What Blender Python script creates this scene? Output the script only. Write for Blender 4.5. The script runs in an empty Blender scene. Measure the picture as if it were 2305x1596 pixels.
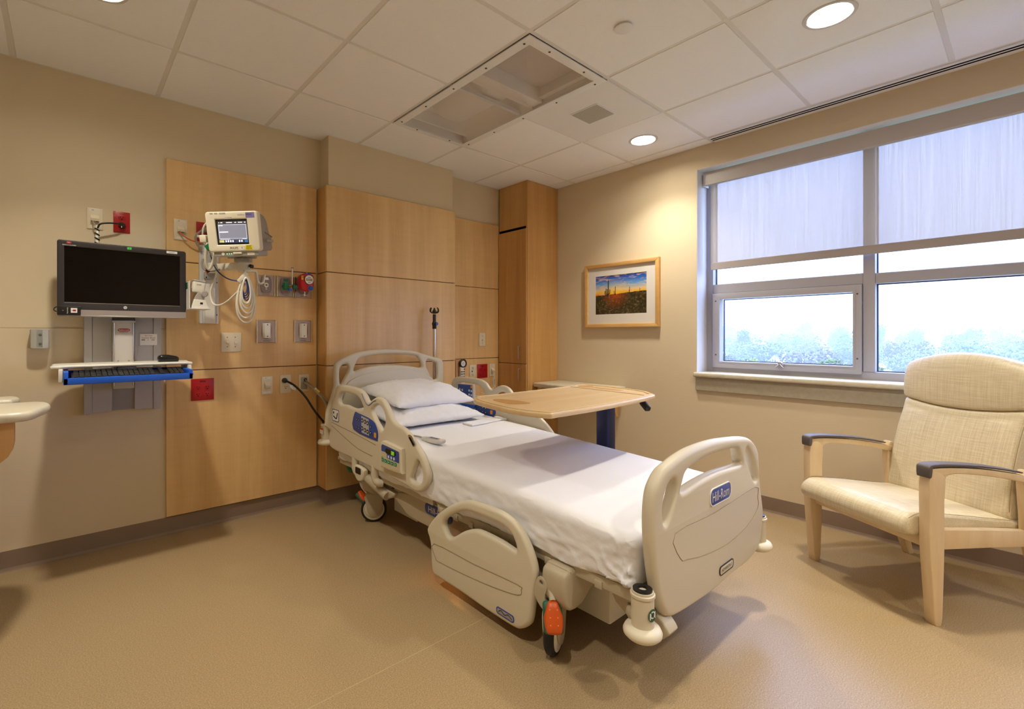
import bpy, bmesh, math, random
from mathutils import Vector, Matrix, Euler, noise
S = bpy.context.scene
C = S.collection
# ---------------------------------------------------------------- camera
cam_d = bpy.data.cameras.new('camera'); cam = bpy.data.objects.new('camera', cam_d); C.objects.link(cam)
cam_d.sensor_width = 36.0
cam_d.lens = 36.0 * 1071.8 / 2305.0
cam_d.shift_x = (1152.5 - 1049.7) / 2305.0
cam_d.shift_y = -(798.0 - 755.3) / 2305.0
cam_d.clip_start = 0.05; cam_d.clip_end = 2000
YAW = 0.698973
cam.location = (0, 0, 1.173)
cam.rotation_euler = (math.pi / 2, 0, -YAW)
S.camera = cam
# ---------------------------------------------------------------- world: bright overcast sky
w = bpy.data.worlds.new('World'); S.world = w; w.use_nodes = True
nt = w.node_tree; nt.nodes.clear()
wo = nt.nodes.new('ShaderNodeOutputWorld'); bg = nt.nodes.new('ShaderNodeBackground')
tc = nt.nodes.new('ShaderNodeTexCoord'); sx = nt.nodes.new('ShaderNodeSeparateXYZ')
rp = nt.nodes.new('ShaderNodeValToRGB')
rp.color_ramp.elements[0].position = 0.0; rp.color_ramp.elements[0].color = (1.35, 1.72, 3.1, 1)
rp.color_ramp.elements[1].position = 1.0; rp.color_ramp.elements[1].color = (4.6, 6.2, 11.6, 1)
nt.links.new(tc.outputs['Generated'], sx.inputs[0]); nt.links.new(sx.outputs['Z'], rp.inputs[0])
nt.links.new(rp.outputs[0], bg.inputs[0]); bg.inputs[1].default_value = 1.0
nt.links.new(bg.outputs[0], wo.inputs[0])
# ---------------------------------------------------------------- exposure
S.view_settings.view_transform = 'Standard'; S.view_settings.look = 'None'
S.view_settings.gamma = 1.0; S.view_settings.use_curve_mapping = False
S.view_settings.exposure = 0.57
DOWNLIGHT_WATTS = 6.4
DOWNLIGHT_COLOUR = (1.0, 0.92, 0.765)
S.cycles.max_bounces = 8; S.cycles.diffuse_bounces = 4; S.cycles.glossy_bounces = 3
S.cycles.transmission_bounces = 4; S.cycles.transparent_max_bounces = 10; S.cycles.volume_bounces = 1
S.cycles.sample_clamp_indirect = 6.0
S.cycles.caustics_reflective = False; S.cycles.caustics_refractive = False
PI = math.pi
random.seed(7)
# ================================================================ materials
def lin(c):
    c = [v / 255.0 for v in c[:3]]
    return tuple((v / 12.92 if v <= 0.04045 else ((v + 0.055) / 1.055) ** 2.4) for v in c) + (1.0,)
MATS = {}
def M(name, rgb, rough=0.5, metal=0.0, spec=0.5, bump=None, var=None, emit=0.0, coat=0.0, emit_rgb=None):
    if name in MATS: return MATS[name]
    m = bpy.data.materials.new(name); m.use_nodes = True; MATS[name] = m
    n = m.node_tree.nodes; l = m.node_tree.links; b = n['Principled BSDF']
    b.inputs['Base Color'].default_value = lin(rgb); b.inputs['Roughness'].default_value = rough
    b.inputs['Metallic'].default_value = metal; b.inputs['Specular IOR Level'].default_value = spec
    b.inputs['Coat Weight'].default_value = coat
    if emit:
        b.inputs['Emission Color'].default_value = lin(emit_rgb or rgb); b.inputs['Emission Strength'].default_value = emit
    if bump or var:
        t = n.new('ShaderNodeTexCoord')
    if var:   # (scale, amount) soft colour variation
        no = n.new('ShaderNodeTexNoise'); no.inputs['Scale'].default_value = var[0]; no.inputs['Detail'].default_value = 4
        mr = n.new('ShaderNodeMapRange'); mr.inputs['To Min'].default_value = 1 - var[1]; mr.inputs['To Max'].default_value = 1 + var[1]
        mx = n.new('ShaderNodeMix'); mx.data_type = 'RGBA'; mx.blend_type = 'MULTIPLY'; mx.inputs['Factor'].default_value = 1
        mx.inputs['A'].default_value = lin(rgb)
        l.new(t.outputs['Object'], no.inputs['Vector']); l.new(no.outputs['Fac'], mr.inputs['Value'])
        l.new(mr.outputs[0], mx.inputs['B']); l.new(mx.outputs['Result'], b.inputs['Base Color'])
    if bump:  # (scale, strength, distance)
        no = n.new('ShaderNodeTexNoise'); no.inputs['Scale'].default_value = bump[0]; no.inputs['Detail'].default_value = 3
        bu = n.new('ShaderNodeBump'); bu.inputs['Strength'].default_value = bump[1]; bu.inputs['Distance'].default_value = bump[2]
        l.new(t.outputs['Object'], no.inputs['Vector']); l.new(no.outputs['Fac'], bu.inputs['Height']); l.new(bu.outputs[0], b.inputs['Normal'])
    return m
def wood(name, light, dark, rough=0.35, grain=(14, 14, 0.7), figure=(5, 5, 42), fig=0.25):
    m = bpy.data.materials.new(name); m.use_nodes = True; MATS[name] = m
    n = m.node_tree.nodes; l = m.node_tree.links; b = n['Principled BSDF']
    b.inputs['Roughness'].default_value = rough
    t = n.new('ShaderNodeTexCoord')
    def nz(sc, det, scale=1.0):
        mp = n.new('ShaderNodeMapping'); mp.inputs['Scale'].default_value = sc
        no = n.new('ShaderNodeTexNoise'); no.inputs['Scale'].default_value = scale; no.inputs['Detail'].default_value = det; no.inputs['Distortion'].default_value = 0.6
        l.new(t.outputs['Object'], mp.inputs[0]); l.new(mp.outputs[0], no.inputs['Vector']); return no
    g = nz(grain, 5); f = nz(figure, 3); bigg = nz(tuple(v * 0.22 for v in grain), 2); fine = nz(tuple(v * 9 for v in grain), 2)
    a = n.new('ShaderNodeMath'); a.operation = 'MULTIPLY_ADD'; l.new(f.outputs['Fac'], a.inputs[0]); a.inputs[1].default_value = fig; l.new(g.outputs['Fac'], a.inputs[2])
    a2 = n.new('ShaderNodeMath'); a2.operation = 'MULTIPLY_ADD'; l.new(bigg.outputs['Fac'], a2.inputs[0]); a2.inputs[1].default_value = 0.6; l.new(a.outputs[0], a2.inputs[2])
    a3 = n.new('ShaderNodeMath'); a3.operation = 'MULTIPLY_ADD'; l.new(fine.outputs['Fac'], a3.inputs[0]); a3.inputs[1].default_value = 0.18; l.new(a2.outputs[0], a3.inputs[2])
    r = n.new('ShaderNodeValToRGB'); r.color_ramp.elements[0].position = 0.66; r.color_ramp.elements[1].position = 1.28 / 1.02 * 0.98 if False else 1.0
    sc = n.new('ShaderNodeMapRange'); sc.inputs['From Min'].default_value = 0.55; sc.inputs['From Max'].default_value = 1.45
    l.new(a3.outputs[0], sc.inputs['Value']); l.new(sc.outputs[0], r.inputs[0])
    r.color_ramp.elements[0].position = 0.2; r.color_ramp.elements[1].position = 0.8
    r.color_ramp.elements[0].color = lin(dark); r.color_ramp.elements[1].color = lin(light)
    l.new(r.outputs[0], b.inputs['Base Color'])
    return m
WALL = M('wall_paint', (218, 202, 173), 0.62, bump=(220, 0.08, 0.002), spec=0.25)
CEIL = M('ceiling_tile_mineral', (245, 246, 251), 0.9, spec=0.1, bump=(260, 0.25, 0.002), var=(160, 0.03))
TEE = M('ceiling_grid_paint', (228, 226, 226), 0.55, spec=0.3)
WHITE = M('white_paint', (234, 235, 240), 0.5)
BASE = M('vinyl_base', (138, 118, 103), 0.5, spec=0.3)
WOOD = wood('maple_veneer', (234, 197, 140), (213, 171, 116))
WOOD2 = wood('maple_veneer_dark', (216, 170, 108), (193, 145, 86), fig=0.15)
WOODH = wood('maple_laminate_top', (230, 204, 162), (214, 182, 136), 0.3, grain=(0.9, 16, 16), figure=(5, 1, 1), fig=0.1)
WOODL = wood('maple_solid_leg', (232, 210, 172), (219, 191, 149), 0.4, grain=(18, 18, 2.2), figure=(3, 3, 9), fig=0.3)
PLASTIC = M('bed_plastic', (214, 205, 184), 0.42, bump=(900, 0.05, 0.0005))
PLASTIC2 = M('bed_plastic_dark', (186, 175, 152), 0.45)
STEELP = M('bed_frame_paint', (186, 174, 150), 0.45)
GREYP = M('grey_plastic', (168, 164, 158), 0.45)
CREAM = M('cream_plastic', (226, 218, 198), 0.4)
OFFW = M('offwhite_plastic', (230, 226, 214), 0.4)
IVORY = M('ivory_plate', (226, 214, 188), 0.38)
RED = M('red_plate', (168, 8, 22), 0.35)
REDD = M('red_plate_dark', (110, 2, 12), 0.4)
BLACK = M('black_plastic', (22, 21, 22), 0.4)
RUBBER = M('black_rubber', (30, 30, 32), 0.6)
HOLE = M('dark_slot', (12, 11, 10), 0.8, spec=0.1)
CHAR = M('monitor_bezel', (48, 44, 46), 0.4)
SCREEN = M('dark_screen', (8, 5, 6), 0.1, spec=0.35)
SILV = M('silver_plastic', (176, 168, 166), 0.35, metal=0.4)
CHROME = M('chrome', (210, 208, 206), 0.12, metal=1.0)
BRUSH = M('brushed_steel', (176, 166, 158), 0.36, metal=0.85)
BLUE = M('tray_blue', (28, 92, 208), 0.35)
NAVY = M('panel_blue', (52, 78, 160), 0.4)
ORANGE = M('pedal_orange', (206, 84, 22), 0.4)
GREEN = M('green_plastic', (20, 110, 66), 0.4)
TEAL = M('pedal_green', (28, 96, 78), 0.5)
GREYM = M('station_grey', (182, 178, 178), 0.45)
CORIAN = M('solid_surface', (208, 200, 180), 0.35, var=(38, 0.12), bump=(60, 0.05, 0.002))
ALU = M('window_frame_aluminium', (172, 170, 178), 0.45)
GASKET = M('window_gasket', (26, 38, 60), 0.5)
ARMCAP = M('arm_cap_urethane', (92, 84, 84), 0.5)
PAPER = M('white_label', (236, 232, 228), 0.6)
INK = M('ink_black', (26, 24, 26), 0.6)
YELLOW = M('yellow_label', (236, 216, 20), 0.5)
PURPLE = M('purple_label', (128, 120, 176), 0.45)
ROSE = M('rubber_red', (150, 24, 34), 0.5)
CABW = M('cable_white', (226, 222, 210), 0.45)
CABG = M('cable_grey', (150, 142, 130), 0.5)
CABO = M('cable_orange', (206, 92, 44), 0.5)
CABB = M('cable_blue', (52, 70, 140), 0.45)
GASP = M('gas_panel_plate', (172, 154, 146), 0.3, metal=0.55)
GASF = M('gas_fascia', (132, 112, 112), 0.4)

def sheet_mat():
    m = M('white_sheet', (236, 236, 242), 0.85, spec=0.15)
    n = m.node_tree.nodes; l = m.node_tree.links; b = n['Principled BSDF']
    t = n.new('ShaderNodeTexCoord'); no = n.new('ShaderNodeTexNoise'); no.inputs['Scale'].default_value = 5; no.inputs['Detail'].default_value = 5; no.inputs['Distortion'].default_value = 1.2
    bu = n.new('ShaderNodeBump'); bu.inputs['Strength'].default_value = 0.12; bu.inputs['Distance'].default_value = 0.03
    l.new(t.outputs['Object'], no.inputs['Vector']); l.new(no.outputs['Fac'], bu.inputs['Height']); l.new(bu.outputs[0], b.inputs['Normal'])
    b.inputs['Sheen Weight'].default_value = 0.1
    return m
SHEET = sheet_mat()
def floor_mat():
    m = M('sheet_vinyl', (176, 146, 104), 0.36, spec=0.5)
    n = m.node_tree.nodes; l = m.node_tree.links; b = n['Principled BSDF']
    t = n.new('ShaderNodeTexCoord')
    no = n.new('ShaderNodeTexNoise'); no.inputs['Scale'].default_value = 250; no.inputs['Detail'].default_value = 2
    r = n.new('ShaderNodeValToRGB'); e = r.color_ramp.elements
    e[0].position = 0.36; e[0].color = lin((149, 127, 93)); e[1].position = 0.66; e[1].color = lin((181, 159, 123))
    x = e.new(0.5); x.color = lin((165, 142, 107))
    bu = n.new('ShaderNodeBump'); bu.inputs['Strength'].default_value = 0.25; bu.inputs['Distance'].default_value = 0.0012
    n2 = n.new('ShaderNodeTexNoise'); n2.inputs['Scale'].default_value = 120
    l.new(t.outputs['Object'], no.inputs['Vector']); l.new(no.outputs['Fac'], r.inputs[0]); l.new(r.outputs[0], b.inputs['Base Color'])
    l.new(t.outputs['Object'], n2.inputs['Vector']); l.new(n2.outputs['Fac'], bu.inputs['Height']); l.new(bu.outputs[0], b.inputs['Normal'])
    return m
FLOOR = floor_mat()
def weave_mat():
    m = M('chair_upholstery', (206, 188, 150), 0.42, spec=0.5)
    n = m.node_tree.nodes; l = m.node_tree.links; b = n['Principled BSDF']
    t = n.new('ShaderNodeTexCoord')
    def nz(sc):
        mp = n.new('ShaderNodeMapping'); mp.inputs['Scale'].default_value = sc; no = n.new('ShaderNodeTexNoise'); no.inputs['Scale'].default_value = 1; no.inputs['Detail'].default_value = 3
        l.new(t.outputs['Object'], mp.inputs[0]); l.new(mp.outputs[0], no.inputs['Vector']); return no
    h = nz((8, 160, 260)); v = nz((260, 10, 6))
    a = n.new('ShaderNodeMath'); a.operation = 'ADD'; l.new(h.outputs['Fac'], a.inputs[0]); l.new(v.outputs['Fac'], a.inputs[1])
    mr = n.new('ShaderNodeMapRange'); mr.inputs['From Min'].default_value = 0.7; mr.inputs['From Max'].default_value = 1.3
    r = n.new('ShaderNodeValToRGB'); r.color_ramp.elements[0].color = lin((200, 184, 150)); r.color_ramp.elements[1].color = lin((226, 214, 186))
    l.new(a.outputs[0], mr.inputs['Value']); l.new(mr.outputs[0], r.inputs[0]); l.new(r.outputs[0], b.inputs['Base Color'])
    bu = n.new('ShaderNodeBump'); bu.inputs['Strength'].default_value = 0.2; bu.inputs['Distance'].default_value = 0.001; l.new(a.outputs[0], bu.inputs['Height']); l.new(bu.outputs[0], b.inputs['Normal'])
    return m
WEAVE = weave_mat()
def glass_mat(name, gloss=0.06, tint=(1, 1, 1, 1), rough=0.02):
    m = bpy.data.materials.new(name); m.use_nodes = True; MATS[name] = m
    n = m.node_tree.nodes; l = m.node_tree.links; n.clear()
    o = n.new('ShaderNodeOutputMaterial'); mx = n.new('ShaderNodeMixShader'); tr = n.new('ShaderNodeBsdfTransparent'); gl = n.new('ShaderNodeBsdfGlossy')
    tr.inputs[0].default_value = tint; gl.inputs['Roughness'].default_value = rough
    mx.inputs[0].default_value = gloss
    l.new(tr.outputs[0], mx.inputs[1]); l.new(gl.outputs[0], mx.inputs[2]); l.new(mx.outputs[0], o.inputs[0])
    return m
GLASS = glass_mat('window_glass', 0.03)
PICGLASS = glass_mat('picture_glass', 0.03)
ACRYL = glass_mat('clear_acrylic', 0.05, (0.97, 0.97, 0.98, 1))
def blind_mat():
    m = bpy.data.materials.new('roller_blind_mesh'); m.use_nodes = True; MATS['roller_blind_mesh'] = m
    n = m.node_tree.nodes; l = m.node_tree.links; n.clear()
    o = n.new('ShaderNodeOutputMaterial'); t = n.new('ShaderNodeTexCoord'); mp = n.new('ShaderNodeMapping'); mp.inputs['Scale'].default_value = (1, 420, 2.0)
    no = n.new('ShaderNodeTexNoise'); no.inputs['Scale'].default_value = 1; no.inputs['Detail'].default_value = 1
    l.new(t.outputs['Object'], mp.inputs[0]); l.new(mp.outputs[0], no.inputs['Vector'])
    mr = n.new('ShaderNodeMapRange'); mr.inputs['From Min'].default_value = 0.3; mr.inputs['From Max'].default_value = 0.7; mr.inputs['To Min'].default_value = 0.075; mr.inputs['To Max'].default_value = 0.125
    l.new(no.outputs['Fac'], mr.inputs['Value'])
    df = n.new('ShaderNodeBsdfDiffuse'); df.inputs[0].default_value = lin((206, 198, 196)); tl = n.new('ShaderNodeBsdfTranslucent'); tl.inputs[0].default_value = lin((142, 122, 96))
    m1 = n.new('ShaderNodeMixShader'); m1.inputs[0].default_value = 0.5; l.new(df.outputs[0], m1.inputs[1]); l.new(tl.outputs[0], m1.inputs[2])
    tr = n.new('ShaderNodeBsdfTransparent'); m2 = n.new('ShaderNodeMixShader'); l.new(mr.outputs[0], m2.inputs[0]); l.new(m1.outputs[0], m2.inputs[1]); l.new(tr.outputs[0], m2.inputs[2])
    l.new(m2.outputs[0], o.inputs[0]); return m
BLIND = blind_mat()
# ================================================================ geometry helpers
ROOTS = {}
def link(o, parent=None):
    C.objects.link(o)
    if parent is not None:
        o.parent = parent
        if parent.name in ROOTS: o.matrix_parent_inverse = ROOTS[parent.name]
    return o
def tag(o, label=None, cat=None, group=None, kind=None):
    if label: o['label'] = label
    if cat: o['category'] = cat
    if group: o['group'] = group
    if kind: o['kind'] = kind
    return o
def thing(name, label, cat, loc, group=None, kind=None):
    """Empty at the thing's base; its parts are built in world coordinates."""
    o = bpy.data.objects.new(name, None); o.location = loc; o.empty_display_size = 0.1; C.objects.link(o)
    ROOTS[o.name] = Matrix.Translation(-Vector(loc))
    return tag(o, label, cat, group, kind)
def lthing(name, label, cat, loc, rot=(0, 0, 0), group=None):
    """Empty whose parts are built in its own local coordinates."""
    o = bpy.data.objects.new(name, None); o.location = loc; o.rotation_euler = rot; C.objects.link(o)
    return tag(o, label, cat, group)
def obj(name, me, mat=None, parent=None, smooth=None):
    if mat is not None:
        me.materials.clear(); me.materials.append(mat)
    if smooth is not None:
        me.polygons.foreach_set('use_smooth', [True] * len(me.polygons)); me.set_sharp_from_angle(angle=math.radians(smooth))
    o = bpy.data.objects.new(name, me); return link(o, parent)
def mesh(verts, faces):
    me = bpy.data.meshes.new('m'); me.from_pydata([tuple(v) for v in verts], [], faces); me.update(); return me
def bmesh_to(bm):
    me = bpy.data.meshes.new('m'); bmesh.ops.recalc_face_normals(bm, faces=bm.faces); bm.to_mesh(me); bm.free(); return me
def box(name, x0, x1, y0, y1, z0, z1, mat, parent=None, bev=0.0, seg=2, mtx=None):
    bm = bmesh.new(); bmesh.ops.create_cube(bm, size=1)
    bmesh.ops.scale(bm, vec=(abs(x1 - x0), abs(y1 - y0), abs(z1 - z0)), verts=bm.verts)
    bmesh.ops.translate(bm, vec=((x0 + x1) / 2, (y0 + y1) / 2, (z0 + z1) / 2), verts=bm.verts)
    if bev: bmesh.ops.bevel(bm, geom=bm.edges[:], offset=bev, segments=seg, affect='EDGES', profile=0.5)
    if mtx is not None: bmesh.ops.transform(bm, matrix=mtx, verts=bm.verts)
    return obj(name, bmesh_to(bm), mat, parent, 40 if bev else None)
def catmull(pts, n=5, closed=True):
    pts = [Vector(p) for p in pts]; out = []; N = len(pts)
    rng = range(N) if closed else range(N - 1)
    for i in rng:
        if closed: a, b, c, d = pts[i - 1], pts[i], pts[(i + 1) % N], pts[(i + 2) % N]
        else: a, b, c, d = pts[max(i - 1, 0)], pts[i], pts[i + 1], pts[min(i + 2, N - 1)]
        for k in range(n):
            t = k / n
            out.append(0.5 * ((2 * b) + (c - a) * t + (2 * a - 5 * b + 4 * c - d) * t * t + (3 * b - a - 3 * c + d) * t ** 3))
    if not closed: out.append(pts[-1])
    return out
def rrect(x0, x1, y0, y1, r, n=4):
    out = []
    for cx, cy, a0 in ((x1 - r, y1 - r, 0), (x0 + r, y1 - r, 90), (x0 + r, y0 + r, 180), (x1 - r, y0 + r, 270)):
        for k in range(n + 1):
            a = math.radians(a0 + 90 * k / n); out.append((cx + r * math.cos(a), cy + r * math.sin(a)))
    return out
def circ(cx, cy, r, n=24): return [(cx + r * math.cos(2 * PI * k / n), cy + r * math.sin(2 * PI * k / n)) for k in range(n)]
AX = {'x': Matrix(((0, 0, 1, 0), (1, 0, 0, 0), (0, 1, 0, 0), (0, 0, 0, 1))),      # outline (y, z), thickness along x
      'y': Matrix(((1, 0, 0, 0), (0, 0, -1, 0), (0, 1, 0, 0), (0, 0, 0, 1))),     # outline (x, z), thickness along y
      'z': Matrix.Identity(4)}                                                     # outline (x, y), thickness along z
def plate_mesh(outline, holes, axis, lo, hi, bev=0.0, seg=3):
    cu = bpy.data.curves.new('c', 'CURVE'); cu.dimensions = '2D'; cu.fill_mode = 'BOTH'
    th = hi - lo; bev = min(bev, th / 2 * 0.999)
    cu.extrude = th / 2 - bev; cu.bevel_depth = bev; cu.bevel_resolution = seg; cu.offset = -bev
    for pts in [outline] + list(holes):
        sp = cu.splines.new('POLY'); sp.points.add(len(pts) - 1); sp.use_cyclic_u = True
        for q, p in zip(sp.points, pts): q.co = (p[0], p[1], 0, 1)
    o = bpy.data.objects.new('c', cu); me = bpy.data.meshes.new_from_object(o)
    bpy.data.objects.remove(o); bpy.data.curves.remove(cu)
    mid = (lo + hi) / 2
    T = {'x': Matrix.Translation((mid, 0, 0)), 'y': Matrix.Translation((0, mid, 0)), 'z': Matrix.Translation((0, 0, mid))}[axis]
    me.transform(T @ AX[axis])
    bm = bmesh.new(); bm.from_mesh(me); bmesh.ops.remove_doubles(bm, verts=bm.verts, dist=1e-5)
    bmesh.ops.recalc_face_normals(bm, faces=bm.faces); bm.to_mesh(me); bm.free()
    return me
def plate(name, outline, holes, axis, lo, hi, mat, parent=None, bev=0.0, seg=3, mtx=None):
    me = plate_mesh(outline, holes, axis, lo, hi, bev, seg)
    if mtx is not None: me.transform(mtx)
    return obj(name, me, mat, parent, 38)
def tube_mesh(pts, r, n=8, k=4, closed=False, smooth=True):
    P = catmull(pts, k, closed) if smooth and len(pts) > 2 else [Vector(p) for p in pts]
    N = len(P); vs = []; fs = []; t0 = None; up = None
    for i in range(N):
        if closed: t = (P[(i + 1) % N] - P[i - 1]).normalized()
        else: t = (P[min(i + 1, N - 1)] - P[max(i - 1, 0)]).normalized()
        if up is None:
            up = Vector((0, 0, 1)) if abs(t.z) < 0.9 else Vector((1, 0, 0))
        up = (up - t * up.dot(t)).normalized(); s = t.cross(up)
        rr = r(i / (N - 1)) if callable(r) else r
        for j in range(n):
            a = 2 * PI * j / n; vs.append(P[i] + (up * math.cos(a) + s * math.sin(a)) * rr)
    M_ = N if closed else N - 1
    for i in range(M_):
        for j in range(n):
            a = i * n + j; b = i * n + (j + 1) % n; c = ((i + 1) % N) * n + (j + 1) % n; d = ((i + 1) % N) * n + j
            fs.append((a, b, c, d))
    if not closed: fs.append(tuple(range(n - 1, -1, -1))); fs.append(tuple((N - 1) * n + j for j in range(n)))
    return mesh(vs, fs)
def tube(name, pts, r, mat, parent=None, n=8, k=4, closed=False, smooth=True):
    return obj(name, tube_mesh(pts, r, n, k, closed, smooth), mat, parent, 50)
def lathe_mesh(prof, origin, axis='z', n=24, ring=False):
    vs = []; fs = []; o = Vector(origin); m = len(prof)
    for r, h in prof:
        for j in range(n):
            a = 2 * PI * j / n; c, s = r * math.cos(a), r * math.sin(a)
            v = {'z': (c, s, h), 'x': (h, c, s), 'y': (c, h, s)}[axis]; vs.append(o + Vector(v))
    for i in range(m - 1):
        for j in range(n): fs.append((i * n + j, i * n + (j + 1) % n, (i + 1) * n + (j + 1) % n, (i + 1) * n + j))
    if ring:
        for j in range(n): fs.append(((m - 1) * n + j, (m - 1) * n + (j + 1) % n, (j + 1) % n, j))
    else: fs.append(tuple(range(n - 1, -1, -1))); fs.append(tuple((m - 1) * n + j for j in range(n)))
    bm = bmesh.new(); me = mesh(vs, fs); bm.from_mesh(me); bmesh.ops.remove_doubles(bm, verts=bm.verts, dist=1e-6); bmesh.ops.recalc_face_normals(bm, faces=bm.faces); bm.to_mesh(me); bm.free()
    return me
def lathe(name, prof, origin, mat, parent=None, axis='z', n=24, mtx=None, ring=False):
    me = lathe_mesh(prof, origin, axis, n, ring)
    if mtx is not None: me.transform(mtx)
    return obj(name, me, mat, parent, 45)
def cyl(name, a, b, r, mat, parent=None, n=16):
    return obj(name, tube_mesh([a, b], r, n, smooth=False), mat, parent, 50)
def text(name, s, h, mat, at, xd, ud, parent=None, ext=0.0004, wide=None):
    cu = bpy.data.curves.new('t', 'FONT'); cu.body = s; cu.size = 1; cu.align_x = 'CENTER'; cu.align_y = 'CENTER'; cu.resolution_u = 2
    o = bpy.data.objects.new('t', cu); me = bpy.data.meshes.new_from_object(o); bpy.data.objects.remove(o); bpy.data.curves.remove(cu)
    xs = [v.co.x for v in me.vertices]; ys = [v.co.y for v in me.vertices]
    w0 = max(xs) - min(xs); h0 = max(ys) - min(ys); cx = (max(xs) + min(xs)) / 2; cy = (max(ys) + min(ys)) / 2
    sy = h / h0; sxx = (wide / w0) if wide else sy
    xd = Vector(xd).normalized(); ud = Vector(ud).normalized(); nd = xd.cross(ud)
    for v in me.vertices:
        p = v.co; v.co = Vector(at) + xd * ((p.x - cx) * sxx) + ud * ((p.y - cy) * sy) + nd * ext
    return obj(name, me, mat, parent)
def bump_out(me, axis, cuts):
    bm = bmesh.new(); bm.from_mesh(me)
    no = {'x': (1, 0, 0), 'y': (0, 1, 0), 'z': (0, 0, 1)}[axis]
    for c in cuts:
        co = tuple(c if v else 0 for v in no)
        bmesh.ops.bisect_plane(bm, geom=bm.verts[:] + bm.edges[:] + bm.faces[:], plane_co=co, plane_no=no)
    bm.to_mesh(me); bm.free()
def copy_tree(o, parent=None, loc=None, label=None):
    c = o.copy(); C.objects.link(c)
    if parent is not None: c.parent = parent
    if loc is not None: c.location = loc
    if label: c['label'] = label
    for ch in list(o.children):
        copy_tree(ch, c)
    return c
# ================================================================ room shell
HW, WW, CZ = 3.29, 3.58, 2.57          # head wall y, window wall x, ceiling z
RX, RY = -1.0, -2.0                    # entry-side wall x, rear wall y
fl = tag(box('floor', RX - .15, WW + .02, RY - .15, HW + .15, -.12, 0, FLOOR), kind='structure')
WELD = M('weld_rod', (186, 168, 132), 0.4)
box('weld_seam', RX, 1.9, 1.4632, 1.4660, -.002, .0004, WELD, fl)
wl = tag(box('wall_left', RX - .15, WW + .28, HW, HW + .15, 0, 2.72, WALL), 'beige painted wall behind the bed', None, kind='structure')
box('boxout', 1.397, 2.497, 3.152, HW, 0, 2.566, WALL, wl)
box('wall_sheet', RX, .449, HW - .003, HW, .1, 1.2105, WALL, wl)
SEAM = M('wall_sheet_joint', (176, 158, 120), .6)
box('joint_strip', RX, .449, HW - .0035, HW, 1.2105, 1.2135, SEAM, wl)
ZS = ((.105, .961), (.966, 1.610), (1.615, 2.215))
for z0, z1 in ZS:
    box('wood_panel', .449, 1.3605, 3.272, 3.2899, z0, z1, WOOD, wl, .0022, 1)
    box('wood_panel', 1.373, 2.509, 3.130, 3.1515, z0, z1, WOOD, wl, .0022, 1)
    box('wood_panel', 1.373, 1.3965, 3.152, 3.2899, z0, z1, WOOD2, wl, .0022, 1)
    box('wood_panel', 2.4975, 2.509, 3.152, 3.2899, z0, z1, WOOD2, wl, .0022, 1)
    box('wood_panel', 2.512, 3.154, 3.272, 3.2899, z0, z1, WOOD, wl, .0022, 1)
DARKW = M('panel_groove', (120, 78, 38), .6)
box('panel_backing', .452, 1.3605, 3.2785, 3.2899, .107, 2.212, DARKW, wl)
box('panel_backing', 1.3975, 2.496, 3.1365, 3.1517, .107, 2.212, DARKW, wl)
box('panel_backing', 2.512, 3.153, 3.2785, 3.2899, .107, 2.212, DARKW, wl)
wr = tag(plate('wall_right', [(RY - .15, 0), (HW, 0), (HW, 2.72), (RY - .15, 2.72)], [[(-1.255, .868), (1.606, .868), (1.606, 2.403), (-1.255, 2.403)]], 'x', WW, WW + .28, WALL), kind='structure')
tag(box('wall_rear', RX - .15, WW, RY - .15, RY, 0, 2.72, WALL), kind='structure')
tag(box('wall_entry', RX - .15, RX, RY, HW, 0, 2.72, WALL), kind='structure')
def base_run(parent, a, b, nrm):
    prof = [(0, 0), (.02, 0), (.012, .004), (.007, .016), (.005, .1), (0, .1)]
    n = Vector(nrm + (0,)); vs = []
    for e in (a, b):
        for d, z in prof: vs.append((e[0] + n.x * d, e[1] + n.y * d, z))
    m = len(prof); fs = [(i, (i + 1) % m, m + (i + 1) % m, m + i) for i in range(m)] + [tuple(range(m)), tuple(range(2 * m - 1, m - 1, -1))]
    me = mesh(vs, fs); bm = bmesh.new(); bm.from_mesh(me); bmesh.ops.recalc_face_normals(bm, faces=bm.faces); bm.to_mesh(me); bm.free()
    return obj('base_strip', me, BASE, parent)
bl = tag(bpy.data.objects.new('baseboard_left', None), kind='structure'); C.objects.link(bl)
base_run(bl, (RX, HW), (1.397, HW), (0, -1)); base_run(bl, (1.397, HW), (1.397, 3.15), (-1, 0)); base_run(bl, (1.38, 3.152), (2.51, 3.152), (0, -1)); base_run(bl, (2.497, HW), (3.17, HW), (0, -1))
br = tag(bpy.data.objects.new('baseboard_right', None), kind='structure'); C.objects.link(br)
base_run(br, (WW, RY), (WW, 2.91), (-1, 0))
bq = tag(bpy.data.objects.new('baseboard_rear', None), kind='structure'); C.objects.link(bq)
base_run(bq, (RX, RY), (WW, RY), (0, 1)); base_run(bq, (RX, RY), (RX, HW), (1, 0))
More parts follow.
